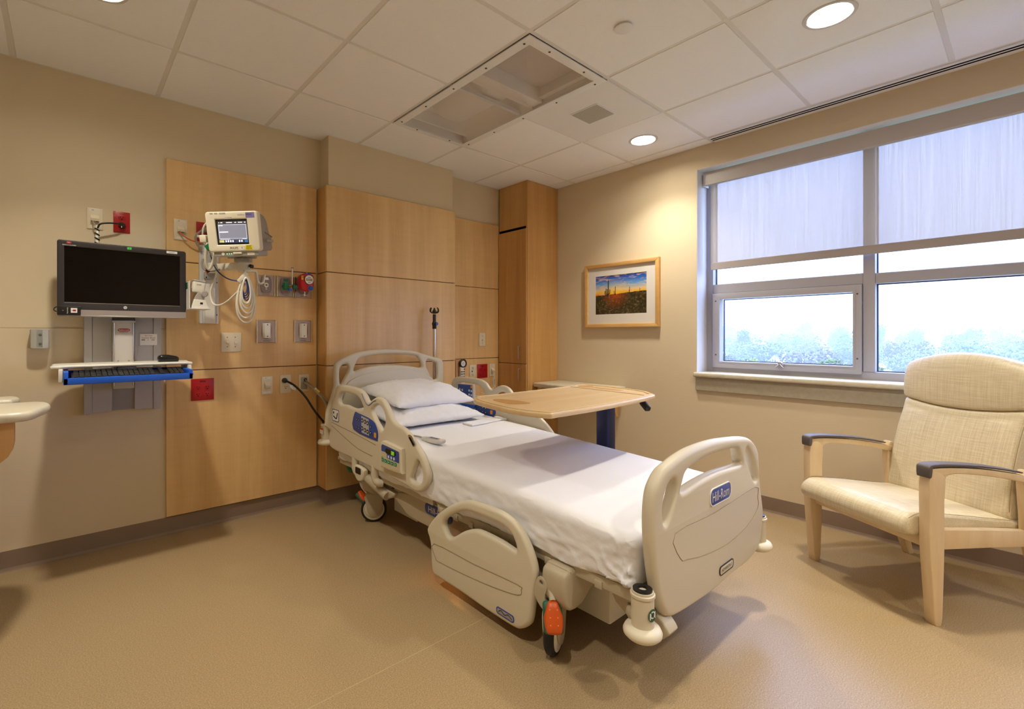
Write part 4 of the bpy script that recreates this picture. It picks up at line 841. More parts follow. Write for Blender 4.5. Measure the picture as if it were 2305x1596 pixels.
# ================================================================ armchair
CH_O = Vector((3.007, .74, 0)); CH_R = Vector((-.5345, -.846, 0)); CH_B = Vector((.85, -.528, 0))
ang = math.atan2(CH_R.y, CH_R.x)                     # local +x = across the chair, local +y = towards its back
t = lthing('armchair', 'maple armchair with woven beige upholstery and grey arm caps by the window', 'armchair', (3.007, .74, 0), (0, 0, ang))
# check handedness: local y must be the backward direction
YL = Vector((-math.sin(ang), math.cos(ang), 0)); FLIP = 1 if YL.dot(CH_B) > 0 else -1
cw = .565
def cp(prof, x0, x1, name, mat, bev, n=3, sm=4, cuts=None, fn=None, parent=t):
    pts = [(FLIP * a, b) for a, b in prof]
    me = plate_mesh(catmull(pts, sm), [], 'x', x0, x1, bev, n)
    if cuts: bump_out(me, 'x', cuts)
    if fn:
        for v in me.vertices: v.co = fn(v.co.copy())
    return obj(name, me, mat, parent, 45)
cuts = [.02 + i * (cw - .04) / 10 for i in range(1, 10)]
# seat
def seatfn(p):
    k = (p.x - .005) / (cw - .01); p.z += .012 * (1 - (2 * k - 1) ** 2) * (1 if p.z > .36 else 0); p.y -= FLIP * .022 * (1 - (2 * k - 1) ** 2) * (1 if FLIP * p.y < .1 else 0); return p
cp([(-.105, .372), (-.098, .408), (-.07, .432), (-.03, .440), (.10, .428), (.30, .402), (.46, .384), (.47, .35), (.42, .334), (.20, .340), (-.02, .345), (-.08, .350)], .022, cw - .022, 'seat', WEAVE, .022, 3, 4, cuts, seatfn)
tube('seat_piping', [(.024, FLIP * y_, z_) for y_, z_ in ((-.085, .425), (-.03, .442), (.1, .430), (.30, .404), (.42, .388))], .0012, M('piping_dark', (150, 132, 100), .6), t, 5, 3)
tube('seat_piping', [(cw - .024, FLIP * y_, z_) for y_, z_ in ((-.085, .425), (-.03, .442), (.1, .430), (.30, .404), (.42, .388))], .0012, MATS['piping_dark'], t, 5, 3)
# back: lower lumbar cushion and head cushion
def backfn(p):
    k = (p.x - .03) / (cw - .06); c_ = 1 - (2 * k - 1) ** 2; p.y -= FLIP * .016 * c_
    if p.z > .90: p.z += .055 * (p.z - .90) / .13 * c_
    if .80 < p.z < .89: p.z -= .028 * c_
    # the back narrows slightly downwards
    m = (cw / 2); p.x = m + (p.x - m) * (1.0 + .02 * (p.z - .7)); return p
cp([(.405, .39), (.412, .47), (.43, .58), (.462, .70), (.495, .79), (.512, .842), (.535, .852), (.575, .85), (.60, .80), (.575, .65), (.545, .50), (.52, .40), (.47, .375)], .028, cw - .028, 'backrest', WEAVE, .022, 3, 4, cuts, backfn)
cp([(.505, .872), (.505, .92), (.513, .985), (.53, 1.022), (.56, 1.034), (.60, 1.028), (.625, .99), (.625, .90), (.61, .855), (.56, .848), (.515, .853)], .022, cw - .022, 'head_cushion', WEAVE, .024, 3, 4, cuts, backfn)
tube('back_piping', [(x_, FLIP * y_, z_) for x_ in (cw - .03,) for y_, z_ in ((.418, .42), (.43, .55), (.462, .69), (.50, .80), (.515, .845))], .0012, MATS['piping_dark'], t, 5, 3)
# frame: sides
for sx_ in (0, 1):
    x0 = -.021 if sx_ == 0 else cw - .021; x1 = x0 + .042
    cp([(-.036, .615), (-.042, .45), (-.040, .32), (-.024, .12), (-.012, .002), (.016, .002), (.024, .12), (.030, .32), (.030, .50), (.032, .60)], x0, x1, 'front_leg', WOODL, .004, 1, 3)
    cp([(.43, .59), (.44, .42), (.45, .30), (.50, .15), (.555, .002), (.585, .002), (.545, .16), (.50, .31), (.492, .44), (.468, .59)], x0 + .003, x1 - .003, 'rear_leg', WOODL, .004, 1, 3)
    cp([(.02, .384), (.25, .372), (.455, .355), (.455, .29), (.25, .298), (.02, .304)], x0 + .006, x1 - .006, 'side_rail', WOODL, .003, 1, 1)
    cp([(-.042, .628), (-.02, .636), (.06, .636), (.20, .626), (.34, .606), (.47, .580), (.468, .553), (.34, .578), (.20, .600), (.08, .610), (.04, .600), (.03, .585), (-.036, .585)], x0 + .001, x1 - .001, 'arm', WOODL, .004, 2, 2)
    cp([(-.050, .630), (-.046, .646), (-.02, .654), (.06, .653), (.20, .642), (.34, .621), (.405, .607), (.40, .601), (.34, .612), (.20, .632), (.06, .641), (-.02, .640), (-.030, .632), (-.034, .602), (-.048, .600)], x0 - .004, x1 + .004, 'arm_cap', ARMCAP, .004, 2, 2)
    lathe('glide', [(.012, .0), (.012, .004), (0, .004), (0, .0)], (x0 + .021, FLIP * .002, 0), BLACK, t, n=12)
for ya in (.0, .44): box('cross_rail', .02, cw - .02, FLIP * ya - .012, FLIP * ya + .012, .30, .345, WOODL, t, .003)
# ================================================================ counter by the entry wall
t = thing('counter', 'stone coloured counter end with rounded edges on a maple support at the left', 'counter', (-.5, 2.7, .86))
plate('counter_top', catmull([(-.9, 2.475), (-.6, 2.475), (-.25, 2.475), (-.14, 2.48), (-.098, 2.51), (-.075, 2.60), (-.052, 2.70), (-.058, 2.79), (-.085, 2.845), (-.14, 2.865), (-.4, 2.865), (-.9, 2.865), (-.985, 2.86), (-.985, 2.7), (-.985, 2.48)], 4), [], 'z', .842, .88, CORIAN, t, .016, 3)
plate('raised_ledge', catmull([(-.9, 2.87), (-.5, 2.87), (-.22, 2.87), (-.175, 2.89), (-.160, 2.95), (-.175, 3.01), (-.22, 3.03), (-.5, 3.03), (-.9, 3.03), (-.985, 3.025), (-.985, 2.95), (-.985, 2.875)], 4), [], 'z', .855, .895, CORIAN, t, .016, 3)
plate('support_panel', [(-.985, .84), (-.152, .84), (-.152, .765), (-.157, .735), (-.170, .708), (-.195, .685), (-.24, .662), (-.32, .638), (-.985, .49)], [], 'y', 2.52, 2.56, WOOD2, t, .003, 1)
box('ledge_support', -.985, -.30, 2.90, 2.98, .68, .856, WOOD2, t, .003)
# ================================================================ plates, outlets and switches on the head wall
YP, YW = 3.272, 3.290
def wplate(name, label, cat, x0, x1, z0, z1, y, mat, group=None):
    t = thing(name, label, cat, ((x0 + x1) / 2, y, z0), group)
    box('cover_plate', x0, x1, y - .006, y, z0, z1, mat, t, .0025, 2)
    return t
def screws(t, x, y, zs):
    for z in zs: lathe('screw', [(.0025, 0), (.0025, -.001), (0, -.0014)], (x, y, z), IVORY if t.get('c') else SCR, t, 'y', 10)
def data_plate(label, x0, x1, z0, z1, y):
    t = wplate('data_plate', label, 'wall plate', x0, x1, z0, z1, y, IVORY, 'ivory data plates'); cx = (x0 + x1) / 2; h = z1 - z0
    box('label_window', cx - .024, cx + .024, y - .0068, y - .006, z1 - .018, z1 - .006, OFFW, t); box('label_window', cx - .024, cx + .024, y - .0068, y - .006, z0 + .006, z0 + .018, OFFW, t)
    box('label_print', cx - .014, cx - .004, y - .0072, y - .0068, z1 - .0125, z1 - .0105, INK, t)
    zc = (z0 + z1) / 2
    vs = [(cx - .018, y - .006, zc + .020), (cx + .018, y - .006, zc + .020), (cx - .018, y - .006, zc - .016), (cx + .018, y - .006, zc - .016), (cx - .018, y - .030, zc - .002), (cx + .018, y - .030, zc - .002), (cx - .018, y - .026, zc - .016), (cx + .018, y - .026, zc - .016)]
    jb = obj('jack_block', mesh(vs, [(0, 1, 5, 4), (4, 5, 7, 6), (0, 4, 6, 2), (1, 3, 7, 5), (2, 6, 7, 3)]), IVORY, t)
    for s in (-1, 1): box('jack', cx + s * .009 - .006, cx + s * .009 + .006, y - .024, y - .012, zc - .0175, zc - .0155, HOLE if s > 0 else CABG, jb)
    return t
data_plate('ivory data plate on the painted wall left of a red outlet', .085, .155, 1.752, 1.866, YW)
data_plate('ivory data plate with an orange cable on the wood panel', .487, .558, 1.742, 1.866, YP)
data_plate('ivory data plate low on the wood panel left of two outlets', .985, 1.056, .784, .902, YP)
def receptacle(t, cx, cz, y, mat, dark):
    lathe('outlet_face', [(.017, 0), (.017, -.0015), (.0155, -.002), (0, -.002)], (cx, y, cz), mat, t, 'y', 20)
    for dx, dz, w, h in ((-.006, .003, .0016, .007), (.006, .003, .0016, .006), (0, -.008, .004, .004)):
        box('slot', cx + dx - w, cx + dx + w, y - .0026, y - .0019, cz + dz - h / 2, cz + dz + h / 2, dark, t)
t = wplate('red_outlet', 'red emergency outlet with a black plug above the wall computer', 'outlet', .201, .277, 1.749, 1.866, YW, RED, 'red emergency outlets')
receptacle(t, .239, 1.832, YW - .006, RED, HOLE); box('outlet_mark', .228, .250, YW - .0066, YW - .006, 1.853, 1.856, REDD, t)
pg = lathe('plug', [(.017, 0), (.017, -.012), (.011, -.026), (.009, -.03), (0, -.03)], (.239, YW - .006, 1.789), BLACK, t, 'y', 18)
box('plug_tag', .234, .238, YW - .036, YW - .034, 1.772, 1.796, PAPER, pg)
t = wplate('red_outlet', 'red emergency outlet with a grey plug behind the patient monitor', 'outlet', .605, .690, 1.748, 1.866, YP, RED, 'red emergency outlets')
lathe('plug', [(.019, 0), (.019, -.014), (.014, -.032), (0, -.036)], (.645, YP - .006, 1.815), M('hospital_plug', (150, 128, 108), .35), t, 'y', 18)
tube('plug_cord', [(.645, YP - .035, 1.815), (.62, YP - .055, 1.80), (.597, YP - .06, 1.775), (.592, YP - .055, 1.745), (.605, YP - .05, 1.715), (.625, YP - .045, 1.69)], .007, CABG, t)
tube('cord_tag', [(.598, YP - .06, 1.768), (.615, YP - .06, 1.765), (.64, YP - .06, 1.762)], .009, PAPER, t, 6)
def quad(label, x0, x1, z0, z1, y):
    t = wplate('red_quad_outlet', label, 'outlet', x0, x1, z0, z1, y, RED, 'red quad outlets'); cx, cz = (x0 + x1) / 2, (z0 + z1) / 2 - .008
    for dx in (-.025, .025):
        for dz in (-.022, .020): receptacle(t, cx + dx, cz + dz, y - .006, RED, REDD if False else HOLE)
    box('outlet_mark', cx - .016, cx + .016, y - .0066, y - .006, z1 - .022, z1 - .012, REDD, t)
quad('red four way emergency outlet low on the wood panel under the computer', .577, .702, .777, .910, YP)
quad('red four way emergency outlet on the panel right of the bed', 2.879, 3.003, .783, .910, YP)
def duplex(label, x0, x1, z0, z1, y, name='duplex_outlet'):
    t = wplate(name, label, 'outlet', x0, x1, z0, z1, y, IVORY, 'ivory duplex outlets'); cx = (x0 + x1) / 2; cz = (z0 + z1) / 2
    return t, cx, cz
t, cx, cz = duplex('ivory outlet with a black bed plug on the wood panel', 1.105, 1.178, .781, .905, YP); receptacle(t, cx, cz - .02, YP - .006, IVORY, HOLE)
t, cx, cz = duplex('ivory outlet with a grey plug nearest the panel corner', 1.232, 1.305, .783, .903, YP)
box('outlet_insert', cx - .022, cx + .022, YP - .0085, YP - .006, cz - .042, cz + .040, GREYP, t, .004); lathe('round_jack', [(.011, 0), (.011, -.003), (.006, -.003), (.006, 0)], (cx + .008, YP - .0085, cz + .022), BLACK, t, 'y', 18, ring=True)
t, cx, cz = duplex('ivory outlet with USB ports right of the bed', 2.783, 2.860, .790, .908, YP); receptacle(t, cx, cz + .030, YP - .006, IVORY, HOLE); receptacle(t, cx, cz - .030, YP - .006, IVORY, HOLE)
for s in (-1, 1): box('usb_port', cx + s * .008 - .004, cx + s * .008 + .004, YP - .008, YP - .0058, cz - .008, cz + .006, HOLE if s < 0 else PAPER, t)
def switch(t, cx, cz, y):
    box('toggle_slot', cx - .006, cx + .006, y - .0075, y - .006, cz - .013, cz + .013, IVORY, t, .001, 1)
    box('toggle', cx - .0045, cx + .0045, y - .018, y - .006, cz - .012, cz + .002, OFFW, t, .002, 1)
    for dz in (-.030, .030): lathe('screw', [(.003, 0), (.003, -.001), (0, -.0014)], (cx, y - .006, cz + dz), SCR, t, 'y', 10)
t = wplate('switch_plate', 'ivory double light switch on the wood panel', 'light switch', .742, .860, 1.070, 1.191, YP, IVORY, 'ivory switch plates'); switch(t, .778, 1.132, YP); switch(t, .824, 1.132, YP)
t = wplate('switch_plate', 'ivory single light switch on the panel right of the IV pole', 'light switch', 2.901, 2.977, 1.075, 1.197, YP, IVORY, 'ivory switch plates'); switch(t, 2.939, 1.136, YP)
t = data_plate('ivory phone jack plate with a white cord beside the wardrobe', 3.028, 3.100, .789, .907, YP)
tube('phone_cord', [(3.058, YP - .026, .83), (3.056, YP - .04, .80), (3.045, YP - .05, .775)], .0028, CABW, t)
for k in range(4): tube('cord_loop', [(3.045 + .012 * math.cos(a), YP - .045 - k * .004, .735 + (.032 + .004 * k) * math.sin(a)) for a in [i * PI / 4 for i in range(8)]], .0026, CABW, t, 6, 3, True)
tube('phone_cord', [(3.045, YP - .05, .70), (3.00, YP - .055, .66), (2.93, YP - .06, .645), (2.86, YP - .06, .66)], .0028, CABW, t)
# cords running to the bed
t = thing('power_cord', 'black bed power cord hanging from the outlet', 'cord', (1.14, 3.2, .45))
lathe('plug', [(.018, -.006), (.018, -.02), (.012, -.036), (0, -.04)], (1.133, YP, .868), BLACK, t, 'y', 18)
tube('cord', [(1.136, YP - .036, .866), (1.155, 3.20, .852), (1.19, 3.18, .82), (1.24, 3.16, .755), (1.29, 3.14, .665), (1.35, 3.12, .58), (1.42, 3.08, .50), (1.47, 3.02, .44)], .0075, BLACK, t)
plate('cord_tag', [(1.138, .846), (1.172, .838), (1.186, .818), (1.180, .806), (1.160, .812), (1.146, .826)], [], 'y', 3.188, 3.1895, PAPER, t)
t = thing('signal_cord', 'two grey signal cables hanging from the outlet by the panel corner', 'cord', (1.27, 3.2, .45))
tube('cord', [(1.264, YP - .012, .846), (1.275, 3.22, .838), (1.305, 3.17, .80), (1.35, 3.13, .73), (1.395, 3.10, .64), (1.42, 3.06, .55), (1.45, 3.0, .46)], .0075, M('cord_taupe', (168, 156, 134), .5), t)
tube('cord', [(1.274, YP - .012, .866), (1.29, 3.22, .84), (1.33, 3.16, .785), (1.39, 3.11, .70), (1.43, 3.06, .64), (1.46, 3.0, .58)], .0042, MATS['cord_taupe'], t)
tube('yellow_tag', [(1.318, 3.165, .80), (1.332, 3.155, .783)], .0085, YELLOW, t, 8, 2, smooth=False); tube('white_tag', [(1.306, 3.17, .812), (1.316, 3.165, .802)], .009, PAPER, t, 8, 2, smooth=False)
# ================================================================ gas outlets
GLABEL = M('engraved_mark', (60, 44, 42), .5)
def gas(label, x0, x1, z0, z1):
    t = thing('gas_outlet', label, 'gas outlet', ((x0 + x1) / 2, YP, z0), 'medical gas outlets')
    box('plate', x0, x1, YP - .007, YP, z0, z1, GASP, t, .002, 1); box('edge_trim', x0 - .005, x0, YP - .010, YP, z0 - .002, z1 + .002, CHROME, t); box('edge_trim', x1, x1 + .005, YP - .010, YP, z0 - .002, z1 + .002, CHROME, t)
    cx, cz = (x0 + x1) / 2, (z0 + z1) / 2 + .006
    plate('fascia', catmull([(cx - .027, cz - .048), (cx - .034, cz), (cx - .030, cz + .044), (cx - .018, cz + .054), (cx + .018, cz + .054), (cx + .030, cz + .044), (cx + .034, cz), (cx + .027, cz - .048), (cx, cz - .052)], 3), [], 'y', YP - .016, YP - .007, GASF, t, .002, 1)
    box('engraving', cx - .024, cx + .024, YP - .0074, YP - .007, z0 + .009, z0 + .012, GLABEL, t)
    return t, cx, cz
t, cx, cz = gas('leftmost brushed metal gas outlet with a bare connector', .958, 1.066, 1.437, 1.572)
lathe('connector', [(.015, -.016), (.015, -.019), (.005, -.019), (.005, -.014)], (cx, YP, cz - .004), CREAM, t, 'y', 24, ring=True); box('connector_tab', cx - .005, cx + .005, YP - .018, YP - .016, cz - .034, cz - .018, CREAM, t, .001, 1); box('tab_slot', cx - .002, cx + .002, YP - .0186, YP - .018, cz - .029, cz - .022, HOLE, t)
for s in (-1, 1): lathe('port_hole', [(.0025, 0), (.0025, -.0005), (0, -.0006)], (cx + s * .010, YP - .019, cz - .004), HOLE, t, 'y', 8)
lathe('port_hole', [(.005, 0), (.005, -.0005), (0, -.0006)], (cx, YP - .0165, cz - .004), HOLE, t, 'y', 10)
plate('gas_label', [(cx - .014, cz + .030), (cx + .016, cz + .030), (cx + .012, cz + .046), (cx - .010, cz + .046)], [], 'y', YP - .017, YP - .016, PAPER, t)
t, cx2, cz2 = gas('middle brushed metal gas outlet holding the oxygen flowmeter', 1.086, 1.192, 1.437, 1.572); plate('gas_label', rrect(cx2 - .016, cx2 + .014, cz2 + .028, cz2 + .046, .002), [], 'y', YP - .017, YP - .016, GREEN, t)
t, cx3, cz3 = gas('rightmost brushed metal gas outlet under the red suction regulator', 1.210, 1.320, 1.435, 1.572)
t = thing('oxygen_flowmeter', 'green oxygen flowmeter with a clear upright tube', 'flowmeter', (1.125, 3.2, 1.47))
lathe('wall_adapter', [(.017, -.016), (.017, -.05), (.012, -.055), (0, -.055)], (cx2 - .012, YP, cz2 - .004), TEAL, t, 'y', 18); box('valve_body', cx2 - .028, cx2 + .004, YP - .075, YP - .03, cz2 - .030, cz2 + .018, GREEN, t, .006)
cyl('brass_link', (cx2 + .002, YP - .06, cz2 - .006), (cx2 + .018, YP - .09, cz2 - .006), .007, M('brass', (196, 164, 110), .3, metal=.9), t); 
cyl('flow_tube', (cx2 + .014, YP - .10, cz2 + .002), (cx2 + .014, YP - .10, cz2 + .112), .0085, ACRYL, t); cyl('inner_tube', (cx2 + .014, YP - .10, cz2 + .004), (cx2 + .014, YP - .10, cz2 + .108), .0035, PAPER, t)
lathe('tube_cap', [(.009, 0), (.009, .006), (0, .007), (0, 0)], (cx2 + .014, YP - .10, cz2 + .110), CHROME, t); lathe('valve_knob', [(.014, -.012), (.016, 0), (.014, .012), (0, .013), (0, -.013)], (cx2 + .030, YP - .10, cz2 - .014), TEAL, t, 'x', 18); box('outlet_nut', cx2 - .004, cx2 + .014, YP - .09, YP - .07, cz2 - .040, cz2 - .026, BLUE, t, .003)
t = thing('suction_regulator', 'red vacuum regulator with a round white dial and blue knob', 'regulator', (1.25, 3.18, 1.45))
REDB = M('regulator_red', (186, 14, 30), .35)
plate('body', catmull([(1.206, 1.56), (1.214, 1.582), (1.25, 1.598), (1.29, 1.588), (1.302, 1.56), (1.298, 1.50), (1.285, 1.478), (1.235, 1.474), (1.210, 1.495)], 3), [], 'y', 3.165, 3.225, REDB, t, .010, 3)
lathe('dial', [(.031, -.001), (.031, -.004), (0, -.004), (0, -.001)], (1.264, 3.165, 1.552), PAPER, t, 'y', 30); lathe('dial_ring', [(.0325, 0), (.0325, -.0055), (.030, -.0055), (.030, 0)], (1.264, 3.165, 1.552), BLACK, t, 'y', 30, ring=True)
box('display', 1.240, 1.288, 3.1602, 3.1612, 1.542, 1.561, M('gauge_lcd', (168, 156, 124), .4), t); text('display_digit', '0', .012, INK, (1.276, 3.1600, 1.5515), (1, 0, 0), (0, 0, 1), t, .0003)
box('dial_mark', 1.252, 1.276, 3.1604, 3.1611, 1.566, 1.569, INK, t); box('dial_mark', 1.256, 1.272, 3.1604, 3.1611, 1.532, 1.535, INK, t)
lathe('mode_knob', [(.016, 0), (.016, -.014), (.012, -.018), (0, -.018)], (1.272, 3.168, 1.494), M('knob_blue', (24, 84, 190), .35), t, 'y', 22); lathe('knob_ring', [(.0185, 0), (.0185, -.010), (.0165, -.010), (.0165, 0)], (1.272, 3.168, 1.494), CHROME, t, 'y', 22, ring=True)
plate('top_label', [(1.238, 1.588), (1.246, 1.595), (1.266, 1.596), (1.278, 1.588)], [], 'y', 3.163, 3.165, M('label_blue', (30, 80, 190), .4), t); box('side_label', 1.212, 1.224, 3.163, 3.1655, 1.550, 1.576, YELLOW, t); text('label_text', '181', .010, INK, (1.218, 3.1628, 1.563), (0, 0, 1), (-1, 0, 0), t, .0003)
cyl('wall_stem', (1.250, 3.225, 1.52), (1.250, 3.262, 1.52), .016, CHROME, t); cyl('hose_barb', (1.246, 3.20, 1.476), (1.246, 3.20, 1.44), .006, CHROME, t); lathe('barb_rib', [(.008, 0), (.006, -.01), (0, -.01), (0, 0)], (1.246, 3.20, 1.455), CHROME, t)
cyl('top_valve', (1.262, 3.20, 1.592), (1.262, 3.20, 1.606), .005, CHROME, t)
def slide(label, x0, x1, z0, z1):
    t = thing('equipment_slide', label, 'bracket', ((x0 + x1) / 2, YP, z0), 'steel equipment slides')
    box('plate', x0, x1, YP - .007, YP, z0, z1, GASP, t, .002, 1); box('edge_trim', x0 - .005, x0, YP - .010, YP, z0 - .002, z1 + .002, CHROME, t); box('edge_trim', x1, x1 + .005, YP - .010, YP, z0 - .002, z1 + .002, CHROME, t)
    cx, cz = (x0 + x1) / 2, (z0 + z1) / 2 + .005
    plate('bezel', catmull([(cx - .022, cz - .05), (cx - .032, cz), (cx - .022, cz + .05), (cx + .022, cz + .05), (cx + .032, cz), (cx + .022, cz - .05)], 3), [], 'y', YP - .010, YP - .007, GASF, t, .001, 1)
    plate('slide_block', [(cx - .026, -.010), (cx + .026, -.010), (cx + .018, -.030), (cx - .018, -.030)], [], 'z', cz - .050, cz + .050, OFFW, t, .001, 1, Matrix.Translation((0, YP, 0)))
    for dz in (-.038, .038): lathe('screw', [(.004, 0), (.004, -.001), (0, -.0012)], (cx, YP - .030, cz + dz), SCR, t, 'y', 10)
    box('engraving', cx - .022, cx + .022, YP - .0074, YP - .007, z0 + .010, z0 + .013, GLABEL, t)
slide('steel equipment slide plate right of the double switch', .958, 1.073, 1.126, 1.275)
slide('steel equipment slide plate nearest the panel corner', 1.205, 1.318, 1.128, 1.276)
# ================================================================ bedside intercom handset on the right panel
t = thing('bedside_phone', 'bedside pillow speaker with round black speaker and white keypad on the wall', 'phone', (2.64, 3.25, .72))
box('wall_holder', 2.60, 2.665, 3.235, YP, .74, .955, M('holder_tan', (190, 150, 110), .5), t, .006)
me = rounded_box(.026, .014, .10, .010, 5, 4, 10); me.transform(Matrix.Translation((2.657, 3.222, .80))); obj('body', me, OFFW, t, 60)
lathe('speaker_ring', [(.040, 0), (.040, -.012), (.032, -.016), (.026, -.013), (.026, 0)], (2.664, 3.222, .928), BLACK, t, 'y', 28, ring=True); lathe('speaker_cone', [(.027, 0), (.027, -.010), (0, -.008), (0, 0)], (2.664, 3.222, .928), PAPER, t, 'y', 24); lathe('speaker_hub', [(.010, -.009), (.010, -.0105), (.007, -.0105), (.007, -.009)], (2.664, 3.222, .928), GREYP, t, 'y', 18, ring=True)
box('call_key', 2.668, 2.680, 3.2065, 3.2085, .872, .884, ROSE, t)
for i in range(5):
    for j in range(3): lathe('key', [(.0058, 0), (.0058, -.0018), (0, -.002)], (2.640 + j * .016, 3.2082, .856 - i * .020), INK, t, 'y', 12)
tube('cord', [(2.657, 3.222, .70), (2.66, 3.20, .66), (2.70, 3.15, .62), (2.72, 3.05, .60), (2.68, 2.97, .62)], .004, CABG, t)
# ================================================================ wall bracket for a container (empty)
t = thing('glove_holder', 'empty grey wall bracket left of the wall computer', 'holder', (-.10, 3.27, 1.11))
HGR = M('holder_grey', (176, 176, 170), .4)
box('back', -.139, -.066, 3.282, 3.2865, 1.108, 1.205, HGR, t, .001, 1)
for s in (0, 1):
    xa, xb = (-.139, -.114) if s == 0 else (-.091, -.066)
    plate('side_wing', [(xa, 3.2822), (xa, 3.235), (xa + .004, 3.228), (xb, 3.222), (xb, 3.227), (xa + .006, 3.234), (xa + .005, 3.2822)] if s == 0 else [(xb, 3.2822), (xb, 3.235), (xb - .004, 3.228), (xa, 3.222), (xa, 3.227), (xb - .006, 3.234), (xb - .005, 3.2822)], [], 'z', 1.110, 1.202, HGR, t)
plate('bottom', [(-.139, 3.2822), (-.139, 3.235), (-.12, 3.224), (-.085, 3.224), (-.066, 3.235), (-.066, 3.2822)], [], 'z', 1.108, 1.112, HGR, t)
for zz in (1.178, 1.130): lathe('screw', [(.006, 0), (.006, -.002), (0, -.003)], (-.102, 3.282, zz), BRUSH, t, 'y', 12)
# ================================================================ wall mounted computer station
YS = 3.287
t = thing('computer_station', 'grey wall mounted computer station with a pull out blue keyboard drawer', 'workstation', (.25, 3.2, .75))
box('wall_track', .072, .107, 3.235, YS, .752, 1.50, GREYM, t, .002, 1); box('wall_track', .107, .193, 3.240, YS, .756, 1.50, GREYM, t, .002, 1); box('wall_track', .193, .294, 3.252, YS, .762, 1.50, M('track_channel', (150, 146, 146), .5), t)
box('wall_track', .294, .382, 3.240, YS, .758, 1.50, GREYM, t, .002, 1); box('wall_track', .382, .420, 3.235, YS, .752, 1.50, GREYM, t, .002, 1)
cv = box('column_cover', .193, .286, 3.165, 3.25, .885, 1.243, M('station_cover', (196, 190, 184), .4), t, .004); box('cover_cap', .188, .291, 3.160, 3.252, 1.243, 1.255, GREYM, t, .003)
for xx in (.197, .282): cyl('cover_bead', (xx, 3.163, .90), (xx, 3.163, 1.24), .002, CHROME, cv)
for xx in (.215, .262): lathe('screw', [(.004, 0), (.004, -.0015), (0, -.002)], (xx, 3.165, 1.035), CHROME, cv, 'y', 10)
lg = plate('brand_badge', catmull([(.212, 1.203), (.217, 1.210), (.239, 1.211), (.261, 1.210), (.266, 1.203), (.261, 1.196), (.239, 1.195), (.217, 1.196)], 2), [], 'y', 3.163, 3.1655, ROSE, cv)
text('badge_text', 'Rubbermaid', .0075, PAPER, (.239, 3.1628, 1.203), (1, 0, 0), (0, 0, 1), lg, .0003, .044); text('badge_text', 'Healthcare', .0055, INK, (.239, 3.1648, 1.1905), (1, 0, 0), (0, 0, 1), lg, .0003, .036)
nt_ = box('instruction_card', .318, .400, 3.2335, 3.2345, 1.118, 1.182, PAPER, t)
text('card_text', 'Epic Code', .008, ROSE, (.359, 3.2333, 1.172), (1, 0, 0), (0, 0, 1), nt_, .0003); text('card_text', 'Scanner Reset', .008, ROSE, (.359, 3.2333, 1.160), (1, 0, 0), (0, 0, 1), nt_, .0003)
box('card_bar', .325, .342, 3.2332, 3.2336, 1.146, 1.150, INK, nt_); box('card_bar', .372, .388, 3.2332, 3.2336, 1.146, 1.150, M('card_olive', (150, 140, 30), .5), nt_); text('card_text', 'OR', .004, INK, (.357, 3.2333, 1.148), (1, 0, 0), (0, 0, 1), nt_, .0003)
box('surface_support', .20, .28, 3.00, 3.20, 1.000, 1.016, GREYM, t, .003); box('drawer_side', -.028, -.012, 2.90, 3.15, .955, 1.014, OFFW, t, .003); box('drawer_side', .505, .520, 2.93, 3.15, .955, 1.014, OFFW, t, .003)
sf = plate('work_surface', catmull([(-.054, 2.925), (-.035, 2.955), (.06, 2.965), (.23, 2.965), (.41, 2.965), (.50, 2.955), (.522, 2.925), (.528, 2.96), (.526, 3.06), (.515, 3.20), (.23, 3.225), (-.03, 3.20), (-.05, 3.06), (-.058, 2.96)], 4), [], 'z', 1.016, 1.030, OFFW, t, .006, 3)
dr = box('keyboard_drawer', -.006, .499, 2.812, 3.10, .950, .956, BLUE, t)
box('drawer_front', -.010, .503, 2.800, 2.814, .949, .980, BLUE, dr, .003); box('drawer_wall', -.010, .008, 2.800, 3.10, .949, 1.006, BLUE, dr, .003); box('drawer_wall', .485, .503, 2.800, 3.10, .949, .998, BLUE, dr, .003); box('drawer_back', -.010, .503, 3.092, 3.10, .949, .998, BLUE, dr)
lathe('drawer_knob', [(.005, 0), (.006, .006), (0, .008), (0, 0)], (.503, 2.83, .972), BLUE, dr, 'x', 12)
t = thing('keyboard', 'black computer keyboard inside the blue drawer', 'keyboard', (.245, 2.93, .956))
KT = Matrix.Translation((0, 2.825, .958)) @ Matrix.Rotation(math.radians(7.5), 4, 'X') @ Matrix.Translation((0, -2.825, -.958))
box('body', .018, .478, 2.826, 2.982, .9585, .974, BLACK, t, .004, 2, KT)
bm = bmesh.new()
for r_ in range(6):
    for c_ in range(21):
        if c_ in (15, 17): continue
        x_ = .026 + c_ * .0213; y_ = 2.833 + r_ * .0232
        v = bmesh.ops.create_cube(bm, size=1)['verts']; bmesh.ops.scale(bm, vec=(.0175, .0185, .009), verts=v); bmesh.ops.translate(bm, vec=(x_ + .009, y_ + .010, .977 + r_ * .0008), verts=v)
bmesh.ops.transform(bm, matrix=KT, verts=bm.verts)
kk = obj('keys', bmesh_to(bm), M('key_black', (40, 40, 42), .35), t); tag(kk, kind='stuff')
t = thing('mouse', 'black computer mouse on the work surface', 'mouse', (.428, 3.05, 1.030))
me = rounded_box(.050, .031, .020, .0175, 10, 8, 5)
for v in me.vertices: v.co.z = (v.co.z + .018) * (1.0 - .25 * max(0, v.co.x / .05)) - .018 if v.co.z > -.01 else -.018
me.transform(Matrix.Translation((.428, 3.05, 1.0482))); obj('shell', me, M('mouse_gloss', (20, 20, 22), .22), t, 70); box('wheel', .455, .465, 3.047, 3.053, 1.053, 1.064, GREYP, t, .002)
